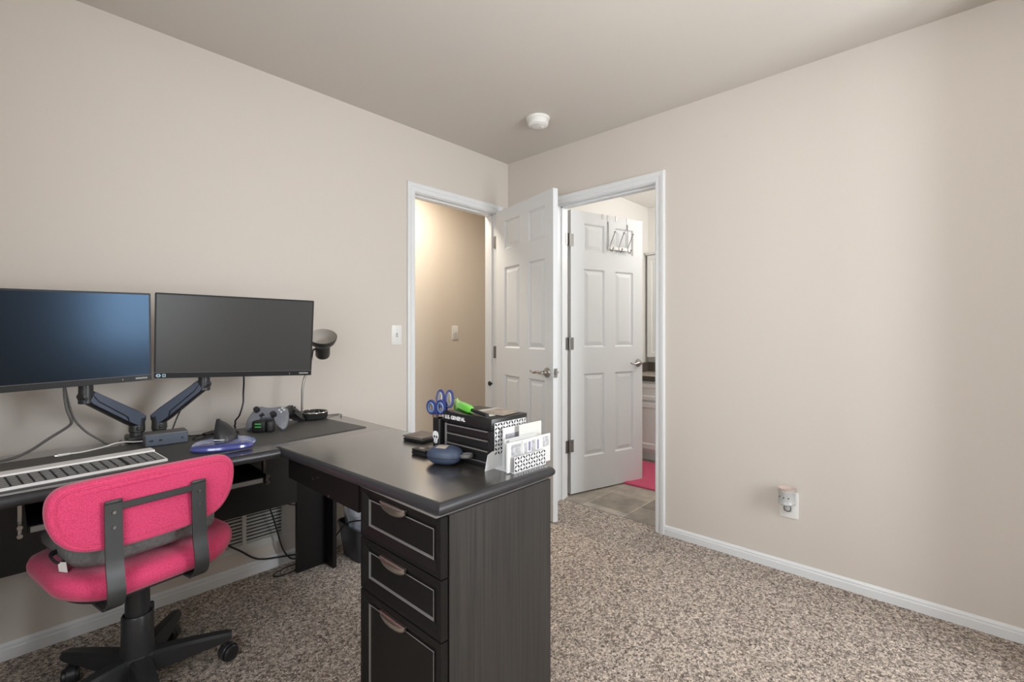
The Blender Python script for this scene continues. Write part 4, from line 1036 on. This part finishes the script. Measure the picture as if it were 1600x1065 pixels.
m = MB(); m.box((-.030, -.034, .0135), (.020, .034, .021), .003, 2, M=MBC); m.build('cover', 'bezel', bc)
m = MB(); m.box((-.018, -.010, .0210), (-.004, .012, .0222), .0005, 1, M=MBC); m.build('clasp', 'nickel', bc)
po = thing('zip_pouch', 'oval dark blue zip pouch with a tan label', 'pouch', (-1.65, -1.295, DZ))
MPO = Matrix.Translation((-1.647, -1.286, DZ + .0298)) @ Matrix.Rotation(math.radians(-68), 4, 'Z')
m = MB(); m.ell((0, 0, 0), (.058, .042, .029), nu=36, nv=20, p=.80, M=MPO); m.build('shell', 'pouch_blue', po, auto=80)
m = MB(); m.tube([MPO @ Vector(((.0582) * math.copysign(abs(math.cos(a)) ** .80, math.cos(a)), .0422 * math.copysign(abs(math.sin(a)) ** .80, math.sin(a)), -.003)) for a in [2 * PI * k / 28 for k in range(28)]], .0022, 6, 2, closed=True); m.build('zip', 'pouch_dark', po)
m = MB()
gv = []; 
for i in range(5):
    for j in range(4):
        x = -.020 + i * .009; y = -.027 + j * .0095
        z = .029 * max(0, 1 - (abs(x / .058) ** 2.5 + abs(y / .042) ** 2.5)) ** .4 + .0008
        gv.append(MPO @ Vector((x, y, z)))
m.add(gv, [[i * 4 + j, (i + 1) * 4 + j, (i + 1) * 4 + j + 1, i * 4 + j + 1] for i in range(4) for j in range(3)]); m.build('label_patch', 'paper_tan', po)
m = MB(); m.tube([MPO @ Vector(v) for v in ((.055, .014, .0), (.072, .020, .002), (.088, .016, .002), (.088, -.002, .002), (.070, -.008, .001), (.056, -.004, .0))], .0040, 8, 5, flat=1.6); m.build('wrist_loop', 'cable_grey', po)

# letter holder with mail
def lattice(mb, x0, x1, z0, z1, nx, nz, M, fill=None):
    cw = (x1 - x0) / nx; chh = (z1 - z0) / nz
    for i in range(nx):
        for j in range(nz):
            a, b = x0 + i * cw, z0 + j * chh
            cxx, czz = a + cw / 2, b + chh / 2
            outer = [(a, b), (a + cw / 2, b), (a + cw, b), (a + cw, b + chh / 2), (a + cw, b + chh), (a + cw / 2, b + chh), (a, b + chh), (a, b + chh / 2)]
            if fill and fill(i, j):
                mb.add([(x, z, 0) for x, z in outer], [list(range(8))], 0, M); continue
            an = (PI / 4 if (i + j) % 2 else -PI / 4) + random.uniform(-.3, .3)
            lr, sr = .62 * min(cw, chh), .25 * min(cw, chh)
            inner = []
            for k, (ox, oz) in enumerate(outer):
                th = math.atan2(oz - czz, ox - cxx) - an
                rr = 1 / math.sqrt((math.cos(th) / lr) ** 2 + (math.sin(th) / sr) ** 2)
                th2 = th + an; inner.append((cxx + rr * math.cos(th2), czz + rr * math.sin(th2)))
            mb.add([(x, z, 0) for x, z in outer + inner], [[k, (k + 1) % 8, 8 + (k + 1) % 8, 8 + k] for k in range(8)], 0, M)
def solid(o, th):
    md = o.modifiers.new('thick', 'SOLIDIFY'); md.thickness = th; md.offset = 0
HX0, HX1 = -1.578, -1.432
lh = thing('letter_holder', 'white perforated metal letter holder full of mail on desk corner', 'letter holder', (-1.5, -1.48, DZ))
def FM(y): return frame_M((0, y, 0), (1, 0, 0), (0, 0, 1), (0, -1, 0))
m = MB(); lattice(m, HX0, HX1, DZ + .002, .884, 12, 11, FM(-1.440), lambda i, j: j < 3); solid(m.build('back_panel', 'metal_white', lh, smooth=False), .0012)
m = MB(); lattice(m, HX0, HX1, DZ + .002, .794, 12, 4, FM(-1.5225)); solid(m.build('front_panel', 'metal_white', lh, smooth=False), .0012)
m = MB(); m.box((HX0 + .001, -1.5215, DZ + .003), (HX1 - .001, -1.5210, .7925)); m.build('hole_shade_sheet', 'bezel', lh, smooth=False)  # added dark sheet, stands in for shade inside the lattice holes
m = MB(); m.box((HX0, -1.5225, DZ + .0005), (HX1, -1.4395, DZ + .0020)); m.build('base_plate', 'metal_white', lh, smooth=False)
m = MB(); m.rings([[(x, -1.4412, z) for x, z in ((HX0 - .042, DZ + .0005), (HX0 + .0, DZ + .0005), (HX0 + .0, .800), (HX0 - .012, .799), (HX0 - .030, .792))], [(x, -1.4398, z) for x, z in ((HX0 - .042, DZ + .0005), (HX0 + .0, DZ + .0005), (HX0 + .0, .800), (HX0 - .012, .799), (HX0 - .030, .792))]]); m.build('end_flange', 'metal_white', lh, smooth=False)
m = MB(); m.box((HX0, -1.4820, DZ + .002), (HX1, -1.4808, .84)); m.build('divider', 'metal_white', lh, smooth=False)
def sheet(name, label, x0, x1, z1, y, th, mat, tiltx=0, prints=(), cat='envelope', shear=0):
    t = thing(name, label, cat, ((x0 + x1) / 2, y, DZ + .002), group='mail in the letter holder')
    M = FM(y) @ Matrix.Translation((0, DZ + .0025, 0)) @ Matrix.Rotation(tiltx, 4, 'X')
    h = z1 - DZ - .0025
    m = MB(); m.box((x0, 0, 0), (x1, h, th), M=M); m.build('paper', mat, t, smooth=False)
    for px0, px1, pz0, pz1, mt in prints:
        m = MB(); m.box((px0, pz0, th), (px1, pz1, th + .0003), M=M); m.build('print', mt, t, smooth=False)
sheet('envelope', 'white sheet with a grey photo at the back of the letter holder', -1.556, -1.452, .868, -1.4535, .002, 'paper_white', 0, [(-1.546, -1.470, .055, .100, 'print_grey'), (-1.546, -1.470, .010, .050, 'print_pale')])
sheet('envelope', 'plain cream card standing tallest in the letter holder', -1.500, -1.392, .872, -1.4700, .002, 'paper_cream', 0, [(-1.440, -1.428, .082, .090, 'print_grey')])
sheet('envelope', 'grey-white envelope in the middle slot behind the printed envelopes', -1.568, -1.440, .838, -1.4915, .002, 'paper_white', 0)
sheet('envelope', 'white envelope tucked just behind the front printed envelope', -1.588, -1.425, .833, -1.4985, .003, 'paper_cream', 0)
sheet('envelope', 'front white envelope printed with two dark blocks, behind lattice', -1.594, -1.392, .836, -1.5060, .0035, 'paper_white', 0,
      [(-1.500, -1.490, .050, .078, 'print_blue'), (-1.458, -1.450, .048, .078, 'print_blue'), (-1.578, -1.535, .045, .080, 'print_pale'), (-1.532, -1.528, .02, .085, 'print_pale'), (-1.520, -1.506, .045, .078, 'print_pale'), (-1.485, -1.466, .046, .080, 'print_pale'), (-1.430, -1.400, .050, .082, 'print_pale')])

# ------------------------------------------------------------------ under and behind the desk
cable('power_cord', 'black power cord draped along the wall below the grille', [(-2.02, -.06, .36), (-1.965, -.05, .315), (-1.945, -.045, .262), (-1.931, -.040, .229), (-1.903, -.035, .187), (-1.850, -.035, .142), (-1.800, -.035, .096), (-1.755, -.04, .074), (-1.672, -.05, .060), (-1.600, -.06, .050), (-1.52, -.08, .03), (-1.46, -.10, .006)], .0042, 'cable_black', group='cords under the desk')
cable('power_cord', 'black cord hanging from the desk panel in front of the grille', [(-1.750, -.08, .40), (-1.738, -.07, .335), (-1.710, -.06, .247), (-1.684, -.055, .150), (-1.666, -.055, .092), (-1.640, -.075, .050), (-1.60, -.085, .038), (-1.54, -.105, .022)], .0036, 'cable_black', group='cords under the desk')
cable('power_cord', 'black cord coiled in a loop on the carpet by the corner leg', [(-1.585, -.110, .030), (-1.650, -.100, .026), (-1.715, -.090, .010), (-1.732, -.110, .006), (-1.700, -.130, .006), (-1.650, -.125, .006), (-1.600, -.118, .008), (-1.53, -.115, .006)], .0030, 'cable_black', group='cords under the desk')
cable('power_cord', 'short black cord on the wall just under the desk panel', [(-1.70, -.025, .36), (-1.652, -.022, .318), (-1.627, -.022, .300), (-1.592, -.022, .288), (-1.54, -.03, .30)], .0030, 'cable_black', group='cords under the desk')
cable('power_cord', 'black cord curving out beyond the corner leg to the bin', [(-1.470, -.06, .030), (-1.450, -.09, .055), (-1.436, -.13, .105), (-1.430, -.19, .17), (-1.428, -.26, .215), (-1.425, -.345, .245), (-1.38, -.40, .255)], .0035, 'cable_black', group='cords under the desk')
bn = thing('waste_bin', 'black plastic bin behind the desk between leg and pedestal', 'bin', (-1.335, -.20, 0))
m = MB(); m.rings([[(x - 1.325, y - .200, .0005) for x, y in rrect(.13, .18, .03, 5)], [(x - 1.325, y - .200, .172) for x, y in rrect(.17, .23, .035, 5)], [(x - 1.325, y - .200, .172) for x, y in rrect(.163, .223, .032, 5)], [(x - 1.325, y - .200, .01) for x, y in rrect(.124, .174, .028, 5)]]); m.build('bin_body', 'bin_black', bn, auto=45)
m = MB(); m.tube([(x - 1.325, y - .200, .174) for x, y in rrect(.172, .232, .036, 5)], .004, 8, 1, closed=True, smooth=False); m.build('bin_rim', 'bin_black', bn)
m = MB(); random.seed(11)
R = []
for i in range(9):
    z = .13 + .037 * i; s_ = (.78, .90, .98, 1.12, 1.15, 1.05, .90, .66, .35)[i]
    R.append([(-1.325 + (.076 * s_ + random.uniform(-.008, .008)) * math.cos(a), -.200 + (.102 * s_ + random.uniform(-.010, .010)) * math.sin(a), z + random.uniform(-.006, .006)) for a in [2 * PI * k / 26 for k in range(26)]])
m.rings(R); o = m.build('plastic_bag', 'bag_clear', auto=25); tag(o, 'crumpled clear bluish plastic bag bulging out of the black bin', 'plastic bag')

# ------------------------------------------------------------------ bathroom contents
VX0, VX1, VY0, VY1 = 1.345, BX1 - .002, -1.40, BY1 - .002
vn = thing('bathroom_vanity', 'white bathroom vanity with beige counter seen past the door edge', 'vanity', (1.6, -.8, 0))
m = MB(); m.box((VX0 + .02, VY0, .09), (VX1, VY1, .725)); m.box((VX0 + .075, VY0 + .01, .0025), (VX1, VY1, .09)); m.build('cabinet', 'cabinet_white', vn, smooth=False)
Mv = frame_M((VX0 + .02, VY1, 0), (0, -1, 0), (0, 0, 1), (-1, 0, 0))
for y0, y1 in ((.01, .40), (.41, .80), (.81, 1.20)):
    m = MB(); framed(m, y0, y1, .555, .705, [(0, 0), (0, .018), (.004, .020), (.035, .020), (.042, .014), (.05, .014)], None, Mv); m.build('drawer', 'cabinet_white', vn, smooth=False)
    m = MB(); framed(m, y0, y1, .115, .535, [(0, 0), (0, .018), (.004, .020), (.045, .020), (.055, .012), (.06, .012)], None, Mv); m.build('cabinet_door', 'cabinet_white', vn, smooth=False)
m = MB(); m.box((VX0 - .005, VY0, .726), (VX0 + .02, VY1, .772), .004, 2, mi=1); m.box((VX0 + .02, VY0, .726), (VX1, VY1, .772), mi=0); m.box((VX0 - .004, VY0, .7725), (VX0 + .06, VY1, .7745)); m.build('countertop', ['counter', 'counter_edge'], vn, smooth=False)
m = MB(); m.box((VX1 - .018, VY0, .775), (VX1, VY1, .865)); m.box((VX0 + .05, VY1 - .018, .775), (VX1 - .018, VY1, .865)); m.build('backsplash', 'splash_brown', vn, smooth=False)
m = MB(); m.lathe([(.17, .0), (.175, .003), (.165, .005), (.15, -.0), (.0, -.001)], 36, M=Matrix.Translation((1.62, -.60, .775)) @ Matrix.Diagonal((1, 1.25, 1, 1))); m.build('sink_rim', 'ceramic_white', vn)
wm = thing('mirror_cabinet', 'tall white panelled cabinet door on the bathroom wall above counter', 'cabinet', (BX1 - .06, -.45, .9))
Mc_ = frame_M((BX1 - .06, BY1 - .03, 0), (0, -1, 0), (0, 0, 1), (-1, 0, 0))
m = MB(); m.box((BX1 - .06, -.95, .915), (BX1 - .001, BY1 - .03, 1.945)); m.build('body', 'cabinet_white', wm, smooth=False)
m = MB(); framed(m, .0, .37, .92, 1.94, [(0, 0), (0, .016), (.003, .018), (.045, .018), (.050, .010), (.060, .010), (.085, .016)], None, Mc_); m.build('cabinet_door', 'cabinet_white', wm, smooth=False)
m = MB(); m.box((BX1 - .09, -.97, 1.946), (BX1 - .001, BY1 - .015, 1.962)); m.box((BX1 - .10, -.98, 1.962), (BX1 - .001, BY1 - .01, 1.975)); m.build('crown_moulding', 'cabinet_white', wm, smooth=False)
tr_ = thing('towel_ring', 'chrome towel ring on the bathroom wall beside the cabinet', 'towel ring', (1.62, BY1, 1.25))
m = MB(); m.cyl((1.62, BY1 - .0005, 1.262), (1.62, BY1 - .05, 1.262), .020, .011, 20, bev=.002); m.build('post', 'nickel', tr_)
m = MB(); m.tube([(1.62 + .030 * math.cos(a), BY1 - .045, 1.225 + .034 * math.sin(a)) for a in [2 * PI * k / 18 for k in range(18)]], .004, 8, 2, closed=True); m.build('ring', 'nickel', tr_)
bm_ = thing('bath_mat', 'bright pink bath mat on the tiled floor before the vanity', 'bath mat', (.95, -.9, .002))
m = MB(); m.rings([[(x, y, .0025) for x, y in rrect(.66, .95, .03, 4, .975, -.90)], [(x, y, .014) for x, y in rrect(.66, .95, .03, 4, .975, -.90)], [(x, y, .018) for x, y in rrect(.64, .93, .03, 4, .975, -.90)], [(x, y, .018) for x, y in rrect(.56, .85, .03, 4, .975, -.90)], [(x, y, .014) for x, y in rrect(.54, .83, .03, 4, .975, -.90)]]); m.build('pile', 'bath_mat_pink', bm_)

# ------------------------------------------------------------------ light
def area(name, loc, rot, sx, sy, power, col, shape='RECTANGLE'):
    l = bpy.data.lights.new(name, 'AREA'); l.shape = shape; l.size = sx; l.size_y = sy; l.energy = power; l.color = col
    o = bpy.data.objects.new(name, l); COL.objects.link(o); o.location = loc; o.rotation_euler = rot; return o
area('window_daylight', ((WX0 + WX1) / 2, RY0 - .12, (WZ0 + WZ1) / 2), (PI / 2, 0, 0), WX1 - WX0, WZ1 - WZ0, 88, (.90, .95, 1))
area('added_window_fill', (RX0 - .12, (VY0_ + VY1_) / 2, (VZ0_ + VZ1_) / 2), (PI / 2, 0, -PI / 2), VY1_ - VY0_, VZ1_ - VZ0_, 46, (.92, .96, 1))  # fill light behind the added window

def point(name, loc, r, power, col):
    l = bpy.data.lights.new(name, 'POINT'); l.shadow_soft_size = r; l.energy = power; l.color = col
    o = bpy.data.objects.new(name, l); COL.objects.link(o); o.location = loc; return o
point('ceiling_lamp_light', (CLX, CLY, CLZ - .035), .06, 12, (1, .96, .91))
area('hall_lamp', (-.40, .48, H - .012), (0, 0, 0), .34, .34, 21, (1, .90, .76), 'DISK')
point('bathroom_lamp', (1.22, -1.45, 2.12), .16, 26, (1, .985, .96))
wd = bpy.data.worlds.new('sky'); SC.world = wd; wd.use_nodes = True
bg = wd.node_tree.nodes['Background']; sky = wd.node_tree.nodes.new('ShaderNodeTexSky')
try: sky.sky_type = 'HOSEK_WILKIE'
except Exception: pass
wd.node_tree.links.new(sky.outputs['Color'], bg.inputs['Color']); bg.inputs['Strength'].default_value = .6

# ------------------------------------------------------------------ camera
cam = bpy.data.cameras.new('camera'); co = bpy.data.objects.new('camera', cam); COL.objects.link(co)
cam.sensor_width = 36; cam.sensor_fit = 'HORIZONTAL'; cam.lens = 739 / 1600 * 36; cam.shift_y = -12.5 / 1600; cam.clip_start = .05
co.location = (-2.603, -2.468, 1.161); co.rotation_euler = (PI / 2, 0, math.radians(42.98 - 90))
SC.camera = co
SC.view_settings.view_transform = 'Standard'; SC.view_settings.look = 'None'; SC.view_settings.gamma = 1; SC.view_settings.use_curve_mapping = False
SC.view_settings.exposure = -0.06
SC.cycles.caustics_reflective = False; SC.cycles.caustics_refractive = False; SC.cycles.max_bounces = 10; SC.cycles.diffuse_bounces = 6; SC.cycles.glossy_bounces = 4
